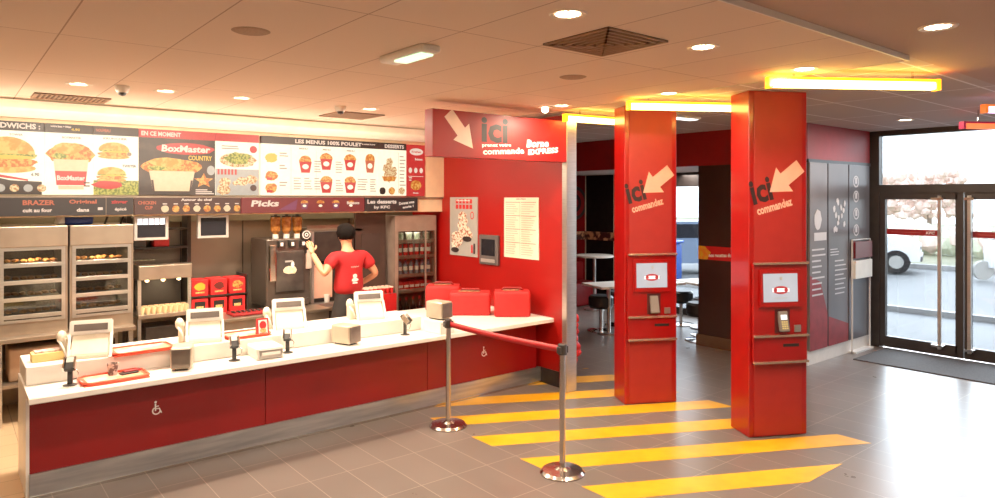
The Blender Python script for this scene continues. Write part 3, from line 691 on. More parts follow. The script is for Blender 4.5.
def d4(p, w, h):
    wrapcup(p, .3, .04, .46, .34, E_BR); p.poly([(.14, .04), (.46, .04), (.48, .22), (.12, .22)], E_CR)
    p.ell(.43, .475, .27, .06, E_R, 20, .06); p.text('BoxMaster', .2, .44, .46, .07, E_LT, shear=.08); p.text('COUNTRY', .45, .36, .23, .05, E_YEL)
    p.ell(.67, .26, .04, .05, E_PLT)
    n = 10; p.poly([(.6+(.1 if i % 2 == 0 else .045)*math.sin(2*PI*i/n), .15+(.08 if i % 2 == 0 else .035)*math.cos(2*PI*i/n)) for i in range(n)], E_FRY); p.lines(.52, .7, .06, 3, .02, E_LT, .01)
board(1.488, 2.2, ZB0, ZB1, E_WOOD, 'dark wood menu board advertising the country wrap', (E_R, [('EN CE MOMENT', .02, .36, .018, .045, E_LT)]), d4)
def d5(p, w, h):
    p.rect(0, w, 0, .28, E_PLT)
    for i in range(6): p.rect(.02+i*.035, .04+i*.035, .22, .28, E_R)
    for u, v, r in ((.08, .06, .07), (.1, .14, .06), (.27, .15, .06), (.37, .17, .06), (.2, .13, .03)): p.ell(u, v, r, r*.8, E_SAL, 14, .15)
    p.ell(.23, .38, .19, .08, E_SAL, 18, .08); p.ell(.23, .40, .14, .06, E_GRN, 14, .2); p.ell(.39, .5, .04, .04, E_R); p.ell(.39, .08, .035, .035, E_BR); p.lines(.06, .3, .53, 2, .025, E_GRY, .01)
board(2.204, 2.655, ZB0, ZB1, E_W, 'menu board of two salad pictures, one above the other', (E_R, []), d5)
def d6(p, w, h):
    for i, v in enumerate((.42, .22, .08)): p.ell(.11, v, .07, .055, E_FRY if i else E_YEL, 12, .15); p.rect(.06, .12, v-.05, v-.02, E_R if i else E_YEL)
    for v in (.48, .34, .15): p.lines(.2, .3, v, 2, .03, E_GRY, .012)
    p.rect(.33, .333, .02, h-.03, E_GRY)
    for u, v in ((.5, .26), (.75, .3), (1.05, .3)): bucket(p, u, v, .15, .22, E_R)
    for u, v in ((.75, .03), (1.05, .03)): bucket(p, u, v, .15, .22, E_R)
    for u, v in ((.36, .2), (.48, .2), (.6, .4), (.6, .2), (.86, .4), (.86, .18), (1.14, .2)): p.lines(u, u+.1, v, 5, .03, E_GRY, .009)
    for u in (.42, .7, 1.0): p.text('MENU', u, h-.05, .1, .02, E_GRY)
    p.rect(.62, .623, .02, h-.06, E_PLT)
board(2.68, 3.86, ZB0, ZB1, E_W, 'wide menu board of small red chicken buckets', (E_K, [('LES MENUS 100% POULET', .38, .82, .02, .045, E_LT)]), d6)
def d6b(p, w, h): bucket(p, .13, .28, .13, .26, E_OR); p.lines(.02, .1, .2, 5, .03, E_GRY, .01); p.lines(.13, .22, .2, 6, .028, E_GRY, .01)
board(3.864, 4.09, ZB0, ZB1, E_W, 'narrow menu board with one tall orange carton', (E_K, [('le bucket du jour', .02, .18, .04, .02, E_LT)]), d6b)
def d7(p, w, h):
    for u, v, r in ((.17, .42, .05), (.13, .34, .06), (.2, .3, .07), (.15, .24, .07)): p.ell(u, v, r, r, E_SAL, 14, .2)
    p.poly([(.09, .18), (.24, .18), (.27, .24), (.06, .24)], E_FRY)
    for u, m_ in ((.07, E_K), (.2, E_FRY), (.34, E_SAL)): p.ell(u, .06, .045, .045, m_, 14, .1)
    p.lines(.31, .4, .5, 9, .045, E_GRY, .012); p.rect(.29, .293, .02, h-.03, E_GRY)
board(4.094, 4.50, ZB0, ZB1, E_W, 'menu board of desserts with a tall sundae', (E_K, [('DESSERTS', .1, .27, .02, .045, E_LT)]), d7)
def d8(p, w, h):
    p.ell(.14, .57, .1, .045, E_LT); p.text('Krushem', .07, .555, .14, .03, E_R); p.text('Boissons', .12, .46, .11, .03, E_LT)
    for i in range(3): p.ell(.05+i*.08, .33, .025, .035, E_LT, 12)
    p.rect(.02, w-.02, .25, .256, E_LT); p.ell(.13, .14, .08, .065, E_FRY, 16, .08); p.text('frais', .09, .03, .08, .02, E_LT); p.lines(.03, .08, .24, 2, .03, E_LT, .012)
board(4.51, 4.775, ZB0-.005, ZB1+.08, E_R, 'red drinks menu board at the end of the row', None, d8)
struct(G().box(4.79, 5.08, YB-.01, YB+.03, ZB0-.02, ZB1+.1, CAN).build('trim_6'))
# category strips
def s1(p, w, h):
    p.text('MENU', .42, .085, .12, .03, E_DR); p.text('BRAZER', .56+.3, .1, .24, .045, E_OR); p.text('cuit au four', .56+.3, .035, .22, .035, E_LT)
    p.text('Original', 1.21, .1, .22, .05, E_OR); p.text('dans', 1.27, .035, .1, .035, E_LT); p.rect(1.44, 1.48, .05, .075, E_LT)
    p.text('zinger', 1.55, .1, .14, .045, E_R); p.text('épicé', 1.58, .035, .1, .035, E_LT); p.rect(1.505, 1.51, 0, h, E_GRY)
SBK = em('strip black', (48, 36, 38), s=.3)
board(-.3, 1.44, 1.885, 2.055, SBK, 'black strip lettered Brazer cuit au four and Original', None, s1, 'category_strip')
def s2(p, w, h):
    p.text('CHICKEN', .03, .1, .16, .035, E_OR); p.text('CUP', .09, .05, .07, .035, E_OR); p.text('Autour du chef', .42, .135, .3, .025, E_LT)
    for i in range(8): p.ell(.27+i*.1, .055, .035, .035, E_FRY if i % 3 else E_CR, 12, .08); p.rect(.25+i*.1, .29+i*.1, .1, .11, E_LT)
board(1.45, 2.46, 1.885, 2.055, E_BR, 'brown strip with a row of small round food pictures', None, s2, 'category_strip')
def s3(p, w, h):
    p.text('Picks', .1, .07, .3, .07, E_LT, shear=.2); p.poly([(.4, .03), (.62, .15), (.6, .03)], E_PUR)
    for i in range(4): bucket(p, .7+i*.19, .04, .09, .11, E_DR if i % 2 else E_PUR)
    p.text('Boissons', 1.22, .09, .16, .035, E_LT)
board(2.47, 3.92, 1.885, 2.055, E_DR, 'dark red strip with small cartons and slanted word', None, s3, 'category_strip')
def s4(p, w, h):
    p.text('Les desserts', .03, .095, .4, .05, E_LT); p.text('by KFC', .12, .025, .22, .045, E_LT); p.text('Donnez vous', .47, .075, .22, .035, E_LT, rot=.12); p.text('envie !', .52, .03, .16, .03, E_LT, rot=.12)
board(3.93, 4.67, 1.885, 2.055, SBK, 'black strip lettered Les desserts at the end of the strips', None, s4, 'category_strip')

# ------------------------------------------------------------------ kitchen
WARM = pm('warmer lamp glow', (255, 214, 150), emit=5)
FOOD = pm('fried food', (150, 84, 36), (214, 150, 84), scale=30, rough=.6, bump=.6)
def hot_cabinet(x, label, first=True):
    c = E_('heated_cabinet', (x, 7.45, .8), label, 'heated cabinet', 0, 'stainless heated display cabinets')
    g = G().box(0, .04, 0, .65, 0, .94, STLW).box(.5, .54, 0, .65, 0, .94, STLW).box(.04, .5, .6, .65, 0, .94, DRK).box(.0, .54, -.02, .65, .8, .99, STLW, .006).box(.04, .5, 0, .65, 0, .12, STLW)
    g.build('body', c)
    for k in range(4):
        z = .16+k*.155
        s = G().box(.045, .495, .02, .58, z, z+.01, DRK).box(.045, .495, -.01, .012, z-.008, z+.028, STL, .002); s = s.build('shelf', c)
        f = G()
        for i in range(7): f.ball((.09+i*.06, .2+random.uniform(-.05, .1), z+.035), (.035, .06, .022), FOOD, sub=1, jit=.15)
        f.box(.05, .49, .05, .5, z+.01, z+.022, BLK); f.build('food_tray', s)
        for u in (.14, .36): pass
    for u in (.13, .27, .4): G().ball((u, .1, .775), .014, WARM, sub=1).build('heat_lamp', c)
    G().box(.045, .495, -.005, -.002, .13, .79, GLK).build('glass_front', c)
    g = G().box(.02, .52, -.012, -.004, .115, .14, STL).box(.02, .52, -.012, -.004, .77, .8, STL).box(.02, .05, -.012, -.004, .115, .8, STL).box(.49, .52, -.012, -.004, .115, .8, STL); g.build('door_frame', c)
    return c
h0 = hot_cabinet(.34, 'stainless heated display cabinet farther along, at the frame edge')
dup(h0, (.89, 7.45, .8), 'stainless heated display cabinet beside the small prep station')
dup(h0, (-.21, 7.45, .8), 'stainless heated display cabinet mostly outside the picture')
for x in (.45, .6, .78, 1.0, 1.15, 1.32): pass
lamp((.58, 7.58, 1.56), 2.5, .15, (1, .75, .45)); lamp((1.12, 7.58, 1.56), 2.5, .15, (1, .75, .45))
t = E_('work_table', (-.4, 7.3, 0), 'stainless work table carrying the heated cabinets', 'table')
G().box(0, 1.84, 0, .85, .76, .8, STLW, .004).build('tabletop', t)
G().box(.05, 1.8, .05, .8, .35, .38, STLW).build('undershelf', t)
for x in (.74, .04, 1.78):
    for y in (.03, .78): G().box(x, x+.04, y, y+.04, 0, .76, STL).build('leg', t)
k = T(G().box(-.3, .3, -.2, .2, 0, .3, pm('beige bin', (176, 140, 110), rough=.5), .02).build('storage_bin'), 'beige storage bin on the shelf under the work table', 'bin'); k.location = (.72, 7.65, .38)
k = T(G().box(-.12, .12, -.2, .2, 0, .3, DRK, .01).build('storage_bin'), 'dark storage bin on the shelf under the work table', 'bin'); k.location = (1.15, 7.65, .38)
# blue bag on the cabinets
g = G().box(-.12, .12, -.06, .06, 0, .1, pm('blue plastic bag', (24, 50, 120), rough=.4), .025, seg=3)
g.ball((-.15, -.02, .05), (.05, .04, .06), WPL, sub=1, jit=.2)
k = T(g.build('blue_bag'), 'blue and white plastic bag lying on a heated cabinet', 'bag'); k.location = (.98, 7.6, 1.79)
for i, x in enumerate((1.2, 1.34)):
    k = T(G().tube([(0, 0, 0), (.06, .02, .16)], .01, BLK).build('tong'), ['black tong handle leaning beside the blue bag', 'black tong handle farthest from the blue bag'][i], 'utensil'); k.location = (x, 7.6, 1.79)
# prep station
p = E_('prep_station', (1.46, 7.4, 0), 'stainless prep station with heat lamp canopy and rows of pots', 'prep station')
g = G().box(0, .5, 0, .5, .84, .88, STLW, .004); g.build('worktop', p); G().box(0, .5, 0, .5, .0, .04, STLW).build('base', p)
g = G().box(-.0, .5, -.02, .5, 1.23, 1.37, STLW, .006).box(0, .5, -.01, .48, 1.37, 1.385, CHR); g.build('canopy', p)
for x in (.0, .47):
    for y in (.02, .46): G().box(x, x+.03, y, y+.03, .0, 1.3, STL).build('post', p)
for x in (.1, .25, .4): G().ball((x, .1, 1.215), .022, WARM, sub=1).build('heat_lamp', p)
G().box(.03, .47, .3, .32, .9, 1.2, BLK).build('back_panel', p)
G().box(.03, .47, .05, .45, .55, .58, STLW).box(.08, .4, .08, .4, .58, .74, DRK, .01).build('undershelf', p)
lamp((1.7, 7.45, 1.2), 3, .15, (1, .72, .4))
g = G().lathe(0, 0, [(0, 0), (.016, 0), (.024, .07), (.019, .07)], pm('sauce pot cream', (226, 196, 150)), 10).lathe(0, 0, [(.019, .066), (0, .066)], BLK, 10)
P0 = T(g.build('sauce_pot'), 'small black sauce pot in the rows on the prep station', 'sauce pot', 'sauce pots on the prep station'); P0.location = (1.5, 7.43, .88)
for j in range(3):
    for i in range(9):
        if i+j: dup(P0, (1.5+i*.052, 7.43+j*.07, .88), 'small black sauce pot in the rows on the prep station')
# shelf unit behind, monitors
s = E_('back_shelf', (1.46, 7.95, 0), 'dark shelving with small appliances behind the prep station', 'shelf')
G().box(0, .04, 0, .22, 0, 1.9, DRK).box(.6, .64, 0, .22, 0, 1.9, DRK).build('side_frame', s)
for z in (1.5, 1.7, 1.3): G().box(.04, .6, 0, .22, z, z+.02, DRK).build('shelf_board', s)
for i, (x, z, w, h, m, lb) in enumerate([(1.5, 1.72, .25, .12, BLK, 'black radio on the top board of the dark shelving'), (1.75, 1.52, .16, .1, PRR, 'red box on the middle board of the dark shelving'), (1.5, 1.52, .2, .1, BLK, 'black appliance on the middle board of the dark shelving'), (1.55, 1.32, .3, .06, pm('green white pots', (110, 120, 80), (230, 220, 190), scale=30), 'row of green lidded pots on the lowest board of dark shelving')]):
    k = T(G().box(-w/2, w/2, -.08, .08, 0, h, m, .01).build('shelf_box'), lb, 'box'); k.location = (x+.05, 8.05, z)
def monitor(x, label, w=.32):
    t = E_('order_screen', (x, 7.5, 1.62), label, 'monitor', 0, 'order screens hung under the strips')
    G().box(-w/2, w/2, 0, .05, 0, .25, pm('silver bezel', (196, 190, 184), rough=.3, metal=.4), .006).build('bezel', t)
    G().box(-w/2+.03, w/2-.03, -.004, 0, .03, .22, SCRD).build('screen', t)
    G().box(-.03, .03, .02, .06, .25, .3, DRK).build('bracket', t); return t
monitor(1.6, 'silver framed order screen showing tickets, above the prep station')
k = G(); pp = Pr(k, (1.47, 7.496, 1.65), (1, 0, 0), (0, 0, 1), (0, -1, 0))
for i in range(5): pp.rect(i*.052, .045+i*.052, .13, .19, pm('ticket glow', (236, 240, 250), emit=.8))
k = k.build('ticket_display'); k.parent = [o for o in bpy.data.objects if o.name == 'order_screen'][0]; k.matrix_parent_inverse = Matrix.Translation((-1.6, -7.5, -1.62))
monitor(2.2, 'silver framed dark order screen above the red meal boxes')
# rack of red meal boxes
r = E_('box_rack', (1.97, 7.5, 0), 'dark counter with open rack for red meal boxes', 'rack')
G().box(0, .62, 0, .5, .0, .8, STLW).build('cupboard', r); G().box(0, .62, .05, .4, .985, .998, DRK).box(0, .015, .05, .4, .8, 1.2, DRK).box(.605, .62, .05, .4, .8, 1.2, DRK).build('rack_shelf', r)
MB_ = []
for j in range(2):
    for i in range(3):
        g = G().box(-.085, .085, 0, .25, 0, .17, PRR, .004)
        q = Pr(g, (-.085, 0, 0), (1, 0, 0), (0, 0, 1), (0, -1, 0))
        if j: q.ell(.085, .1, .055, .04, [pm('box print yellow', (236, 160, 40)), pm('box print dark', (90, 20, 10)), pm('box print gold', (220, 170, 80), (120, 40, 10), scale=30)][i], 14, .15); q.rect(.04, .13, .03, .045, PRO)
        else: q.rect(.03, .14, .06, .14, BLK); q.rect(.05, .12, .06, .09, PRO)
        k = T(g.build('meal_box'), ['lower', 'upper'][j]+' row red meal box, '+['next to the prep station', 'in the middle of three', 'closest to the drinks machine'][i], 'meal box', 'red meal boxes in the rack'); k.location = (2.08+i*.195, 7.56, .8 if j == 0 else 1.0)
g = G().box(-.2, .2, -.12, .12, 0, .03, REDD, .01)
for i in range(7): g.ball((-.16+i*.053, 0, .035), (.02, .08, .015), BLK, sub=1)
k = T(g.build('crate_tray'), 'dark red tray of small dark items before the red meal boxes', 'tray'); k.location = (2.5, 7.3, .8)
k = E_('low_cupboard', (2.2, 7.12, 0), 'low stainless cupboard under the dark red tray', 'cupboard'); G().box(0, 1.15, 0, .36, 0, .77, STLW).build('carcass', k); G().box(-.01, 1.16, -.02, .37, .77, .8, STLW, .004).build('top', k)
# drinks machine
m = E_('drinks_machine', (2.78, 7.5, .8), 'tall dark steel drinks machine with three amber jars on top', 'drinks machine')
MS = pm('machine steel', (104, 94, 86), (124, 112, 102), scale=2, rough=.25, metal=.7)
G().box(0, .58, .04, .55, 0, .78, MS, .015).build('body', m)
G().box(.1, .44, .015, .04, .17, .64, pm('machine front panel', (88, 82, 78), (110, 102, 96), rough=.2, metal=.6), .01).build('front_panel', m)
g = G(); q = Pr(g, (.1, .015, .17), (1, 0, 0), (0, 0, 1), (0, -1, 0)); q.ell(.17, .25, .085, .05, pm('cream sticker', (226, 206, 160), (236, 226, 200), scale=40), 14, .15); q.ell(.2, .31, .02, .04, PRW, 8, .1); q.rect(.11, .2, .34, .36, PRG); g.build('sticker', m)
G().box(.47, .56, .02, .042, .42, .64, pm('pink note', (206, 176, 160)), 0).build('note', m)
G().box(.02, .1, -.02, .06, .3, .72, CHR, .015).build('side_cylinder', m)
G().box(.1, .46, -.08, .05, .02, .1, MS, .008).box(.13, .43, -.07, .0, .1, .105, CHR).build('drip_tray', m)
for i in range(3):
    x = .15+i*.13
    j = G().lathe(x, .15, [(.02, .82), (.055, .87), (.058, 1.02), (.05, 1.03)], AMB, 16).build('jar', m)
    G().cyl(x, .15, 1.03, 1.045, .055, BLK).cyl(x, .15, 1.045, 1.06, .02, BLK).build('lid', j)
    G().cyl(x, .15, .78, .83, .035, WPL).build('neck', j)
for i in range(3): G().box(.13+i*.13, .2+i*.13, .0, .05, .68, .76, BLK, .006).box(.15+i*.13, .18+i*.13, -.005, .0, .7, .74, PRW).build('tap', m)
g = G().cyl(0, 0, -.012, .0, .06, BLK, n=24, M=Matrix.Rotation(PI/2, 4, 'X'))
q = Pr(g, (0, -.0, 0), (1, 0, 0), (0, 0, 1), (0, -1, 0)); q.l = 12
for r_, mm in ((.05, PRW), (.04, BLK), (.022, PRW), (.012, BLK)): q.ell(0, 0, r_, r_, mm)
k = T(g.build('round_badge'), 'round black and white badge above the drinks machine edge', 'badge'); k.location = (3.24, 7.52, 1.62); G().box(-.01, .01, .0, .02, -.22, -.04, BLK).build('stalk', k)
# coffee unit in front of the man
m = E_('coffee_machine', (3.3, 7.5, .75), 'black coffee machine with pale lit opening before the man', 'coffee machine')
G().box(0, .56, .1, .5, 0, .9, BLK, .01).box(0, .56, .02, .12, .55, .9, DRK, .01).box(0, .03, .0, .12, 0, .9, STL).build('body', m)
G().box(.05, .3, .08, .1, .1, .5, pm('pale pink panel', (226, 170, 140), emit=.15), .005).build('side_panel', m)  # pale panel also emits slightly from its own colour
G().box(.05, .52, -.02, .1, .0, .05, STL, .004).build('drip_tray', m); G().cyl(.22, .06, .05, .14, .03, WPL, .036).build('cup_stack', m)
k = T(G().box(0, .66, 0, .3, 0, .02, STLW).box(0, .66, 0, .01, .02, .05, STLW).build('wire_tray'), 'flat grey tray on the shelf above the coffee machine', 'tray'); k.location = (3.3, 7.64, 1.67)
sbox('trim_7', 3.28, 4.0, 7.62, 7.98, 1.64, 1.67, STLD)
k = E_('base_cupboard', (3.25, 7.46, 0), 'dark base cupboard under the coffee machine', 'cupboard'); G().box(0, .64, 0, .55, 0, .71, DRK).build('carcass', k); G().box(0, .66, -.02, .56, .71, .75, STLW).build('top', k)
struct(G().box(3.9, 4.33, 7.62, 7.66, 0, 1.87, pm('brown kitchen panel', (60, 42, 36), (68, 48, 40), rough=.5)).box(3.98, 4.25, 7.615, 7.62, 1.2, 1.6, pm('brown kitchen recess', (52, 38, 34))).build('wall_kitchen_panel'))
struct(G().box(-3, 5.08, 8.17, 8.2, 1.78, 2.3, pm('hood shadow band', (104, 96, 76), (120, 116, 96), scale=1.5)).build('trim_8'))  # shade under the hood painted as a darker band
# cups rack
r = E_('cup_rack', (3.95, 7.4, 0), 'low red and steel rack of small cups beside the fridge', 'rack'); G().box(0, .42, 0, .2, 0, .85, STLW).box(0, .42, -.02, 0, .6, .85, PRR).build('cupboard', r)
g = G().lathe(0, 0, [(0, 0), (.02, 0), (.028, .07), (0, .072)], PRR, 10).lathe(0, 0, [(.028, .07), (.02, .085), (0, .088)], pm('pale lid', (240, 196, 176)), 10)
C0 = T(g.build('drink_cup'), 'small red cup with pale lid on the rack by the fridge', 'cup', 'small cups on the rack'); C0.location = (3.98, 7.44, .85)
for j in range(3):
    for i in range(7):
        if i+j: dup(C0, (3.98+i*.058, 7.44+j*.06, .85), 'small red cup with pale lid on the rack by the fridge')
# fridge
f = E_('drinks_fridge', (4.40, 7.47, 0), 'open fronted steel drinks fridge beside the red wall', 'fridge')
FS = pm('fridge steel', (156, 134, 122), (168, 146, 132), rough=.4, metal=.4)
G().box(0, .05, 0, .35, .3, 1.62, FS).box(.59, .63, 0, .35, .3, 1.62, FS).box(.05, .59, .3, .35, .3, 1.62, FS).box(0, .63, 0, .35, 1.62, 1.82, FS).box(0, .63, 0, .35, 0, .3, FS).build('body', f)
FZ = [.42, .86, 1.06, 1.3, 1.5]
for z in FZ[1:]: G().box(.05, .59, .02, .3, z-.02, z, FS).box(.05, .59, .0, .02, z-.035, z+.01, FS).build('shelf', f)
G().box(.05, .59, .0, .3, .3, .42, FS).build('sump', f)
G().box(.04, .6, -.012, -.006, .42, 1.62, GLK).box(.44, .46, -.02, -.012, .42, 1.62, FS).build('glass_door', f)
def bottle(m, h, r):
    return G().lathe(0, 0, [(0, 0), (r, 0), (r, h*.6), (r*.4, h*.82), (r*.4, h*.93), (0, h*.93)], m, 12).lathe(0, 0, [(r*.45, h*.9), (r*.45, h), (0, h)], PRR, 10).lathe(0, 0, [(r*1.02, h*.25), (r*1.02, h*.5)], PRW if m is not BLK else PRR, 12)
def row(mk, name, label, cat, group, n, x0, dx_, y, z):
    o0 = None
    for i in range(n):
        if o0 is None: o0 = T(mk().build(name), label, cat, group); o0.location = (x0, y, z)
        else: dup(o0, (x0+i*dx_, y, z), label)
COLA = pm('cola bottle', (36, 18, 16), (50, 26, 22), rough=.1)
row(lambda: bottle(COLA, .34, .037), 'cola_bottle', 'large dark cola bottle on the bottom level of the fridge', 'bottle', 'cola bottles', 5, 4.50, .1, 7.53, .42)
row(lambda: G().box(-.03, .03, -.1, .1, 0, .1, PRR, .004).box(-.031, .031, -.101, -.1, .03, .06, PRW), 'juice_carton', 'small red carton on the second fridge shelf', 'carton', 'red cartons in the fridge', 6, 4.50, .082, 7.6, .861)
row(lambda: bottle(pm('blue water bottle', (90, 110, 140), (150, 160, 180), rough=.1), .2, .028), 'water_bottle', 'slim blue grey bottle on the middle fridge shelf', 'bottle', 'slim bottles in the fridge', 6, 4.50, .085, 7.53, 1.061)
row(lambda: G().cyl(0, 0, 0, .15, .03, PRR, n=14).lathe(0, 0, [(.031, .05), (.031, .1)], PRW, 14).cyl(0, 0, .15, .156, .026, CHR, n=14), 'soda_can', 'red and white can on the fourth fridge shelf', 'can', 'cans in the fridge', 6, 4.50, .085, 7.53, 1.301)
row(lambda: G().cyl(0, 0, 0, .09, .04, pm('green tub', (150, 170, 140), (220, 220, 200), scale=20), .045, n=14).cyl(0, 0, .09, .1, .047, WPL, n=14), 'dessert_tub', 'pale green tub on the top fridge shelf', 'tub', 'tubs in the fridge', 4, 4.51, .13, 7.54, 1.501)
lamp((4.66, 7.49, 1.60), .8, .2, (1, .9, .8))  # added light to brighten the fridge interior

for o in list(COL.objects):
    if o.parent or o.get('kind') == 'structure' or o.type == 'LIGHT': continue
    if 'menu_board' in o.name or 'category_strip' in o.name:
        for q in [o]+list(o.children):
            for v in q.data.vertices: v.co.x = v.co.x*1.0214-.106
    elif o.location.y > 6.9 and o.location.x < 4.9 and o.location.z < 2.5 and o.get('category'): o.location.x = o.location.x*1.0106-.063

# ------------------------------------------------------------------ the man
def skin(verts, edges, radii, sub=2):
    me = bpy.data.meshes.new('s'); me.from_pydata(verts, edges, []); o = bpy.data.objects.new('s', me); COL.objects.link(o)
    md = o.modifiers.new('k', 'SKIN'); md.use_smooth_shade = True; md.branch_smoothing = .6
    for i, r in enumerate(radii):
        rr = r if isinstance(r, tuple) else (r, r); me.skin_vertices[0].data[i].radius = rr
    me.skin_vertices[0].data[0].use_root = True
    o.modifiers.new('u', 'SUBSURF').levels = sub
    dg = bpy.context.evaluated_depsgraph_get(); m2 = bpy.data.meshes.new_from_object(o.evaluated_get(dg))
    out = ([v.co.copy() for v in m2.vertices], [list(p.vertices) for p in m2.polygons])
    bpy.data.objects.remove(o); return out
man = E_('person', (3.42, 6.86, 0), 'man seen from behind in red t-shirt and black trousers reaching up to the machine', 'person', .15); man.scale = (1.07, 1.05, 1.02)
LS, LE, LW = (-.18, .0, 1.385), (-.31, -.03, 1.19), (-.335, .15, 1.42)
RS, RE, RW = (.18, .0, 1.385), (.32, -.06, 1.16), (.24, .16, 1.02)
bv = [(0, 0, .92), (0, -.01, 1.08), (0, -.01, 1.25), (0, 0, 1.37), (0, .015, 1.45), (0, .03, 1.52), (-.005, .05, 1.585), (-.005, .055, 1.65),
      LS, LE, LW, RS, RE, RW, (-.1, 0, .88), (-.11, .02, .5), (-.12, -.02, .09), (-.12, .14, .04), (.1, 0, .88), (.13, .0, .5), (.14, -.05, .09), (.15, .1, .04)]
be = [(0, 1), (1, 2), (2, 3), (3, 4), (4, 5), (5, 6), (6, 7), (3, 8), (8, 9), (9, 10), (3, 11), (11, 12), (12, 13), (0, 14), (14, 15), (15, 16), (16, 17), (0, 18), (18, 19), (19, 20), (20, 21)]
br = [(.12, .08), (.13, .09), (.14, .1), (.1, .075), .055, .052, (.078, .09), (.07, .085), .055, .042, .026, .055, .042, .026, .06, .055, .042, .035, .06, .055, .042, .035]
g = G(); vs, fs = skin(bv, be, br); g.raw(vs, fs, SKIN, True)
def hand(wp, d, up):
    wp = Vector(wp); d = Vector(d).normalized(); up = Vector(up).normalized(); sd = d.cross(up).normalized()
    V = [wp-d*.01, wp+d*.045, wp+d*.08]; Ed = [(0, 1), (1, 2)]; R = [.024, (.034, .018), (.034, .016)]
    g.raw(*skin([tuple(v) for v in V], Ed, R, 1), SKIN, True)
    for k, (o_, L) in enumerate(((-.03, .065), (-.01, .078), (.011, .072), (.031, .055))):
        a = wp+d*.085+sd*o_; b = a+d*L*.5+up*.006; c_ = b+d*L*.35+up*.022
        g.raw(*skin([tuple(a-d*.02), tuple(a), tuple(b), tuple(c_)], [(0, 1), (1, 2), (2, 3)], [.0095, .0095, .0085, .007], 1), SKIN, True)
    a = wp+d*.03-sd*.03; g.raw(*skin([tuple(a), tuple(a-sd*.03+d*.03), tuple(a-sd*.035+d*.06+up*.01)], [(0, 1), (1, 2)], [.012, .011, .008], 1), SKIN, True)
hand(LW, (.0, .1, .2), (.1, .9, -.3)); hand(RW, (-.25, .8, -.1), (0, -.1, -1))
# ears, nose, eyes, mouth
g.ball((-.083, .045, 1.6), (.012, .022, .033), SKIN); g.ball((.075, .045, 1.6), (.012, .022, .033), SKIN); g.ball((-.005, .148, 1.59), (.014, .02, .022), SKIN)
for x in (-.035, .028): g.ball((x, .125, 1.615), (.012, .01, .008), PRW); g.ball((x, .133, 1.615), (.005, .004, .005), BLK)
g.ball((-.005, .137, 1.553), (.024, .008, .007), REDD)
g.build('body', man)
# hair
b = bmesh.new(); bmesh.ops.create_icosphere(b, subdivisions=3, radius=1)
bmesh.ops.delete(b, geom=[v for v in b.verts if (v.co.y > .35 and v.co.z < .45) or v.co.z < -.85], context='VERTS')
for v in b.verts: v.co = Vector((-.005+v.co.x*.1, .04+v.co.y*.115, 1.63+v.co.z*.105))
G().bm(b, HAIR, True).build('hair', man)
SH = pm('red t-shirt', (166, 10, 18), (178, 14, 22), scale=9, rough=.8, bump=.3)
tv = [(0, 0, .93), (0, -.01, 1.1), (0, -.01, 1.26), (0, 0, 1.375), (-.18, 0, 1.38), (-.265, -.02, 1.25), (.18, 0, 1.38), (.275, -.035, 1.23), (0, .012, 1.435)]
te = [(0, 1), (1, 2), (2, 3), (3, 4), (4, 5), (3, 6), (6, 7), (3, 8)]
g = G(); g.raw(*skin(tv, te, [(.195, .14), (.175, .13), (.19, .135), (.16, .12), .085, .08, .085, .08, .085]), SH, True)
g.build('t_shirt', man)
g = G(); q = Pr(g, (-.03, -.162, 0), (1, 0, 0), (0, 0, 1), (0, -1, 0)); q.text('equipier', -.05, 1.26, .1, .02, pm('shirt print', (240, 170, 160)))
q.ell(0, 1.17, .026, .024, PRW, 12, .1); q.ell(0, 1.13, .042, .02, PRW, 12, .12); q.rect(-.03, .03, 1.09, 1.105, PRW); g.build('shirt_print', man)
TR = pm('black trousers', (26, 22, 22), (36, 30, 28), rough=.8)
lv = [(0, 0, 1.13), (0, 0, .88), (-.1, 0, .8), (-.11, .02, .5), (-.12, -.02, .1), (.1, 0, .8), (.13, 0, .5), (.14, -.05, .1)]
g = G(); g.raw(*skin(lv, [(0, 1), (1, 2), (2, 3), (3, 4), (1, 5), (5, 6), (6, 7)], [(.15, .1), (.21, .15), .13, .09, .075, .13, .09, .075]), TR, True); g.build('trousers', man)
for (x, y) in ((-.12, .06), (.145, .03)): G().box(x-.05, x+.05, y-.13, y+.14, 0, .09, BLK, .03, seg=3).build('shoe', man)

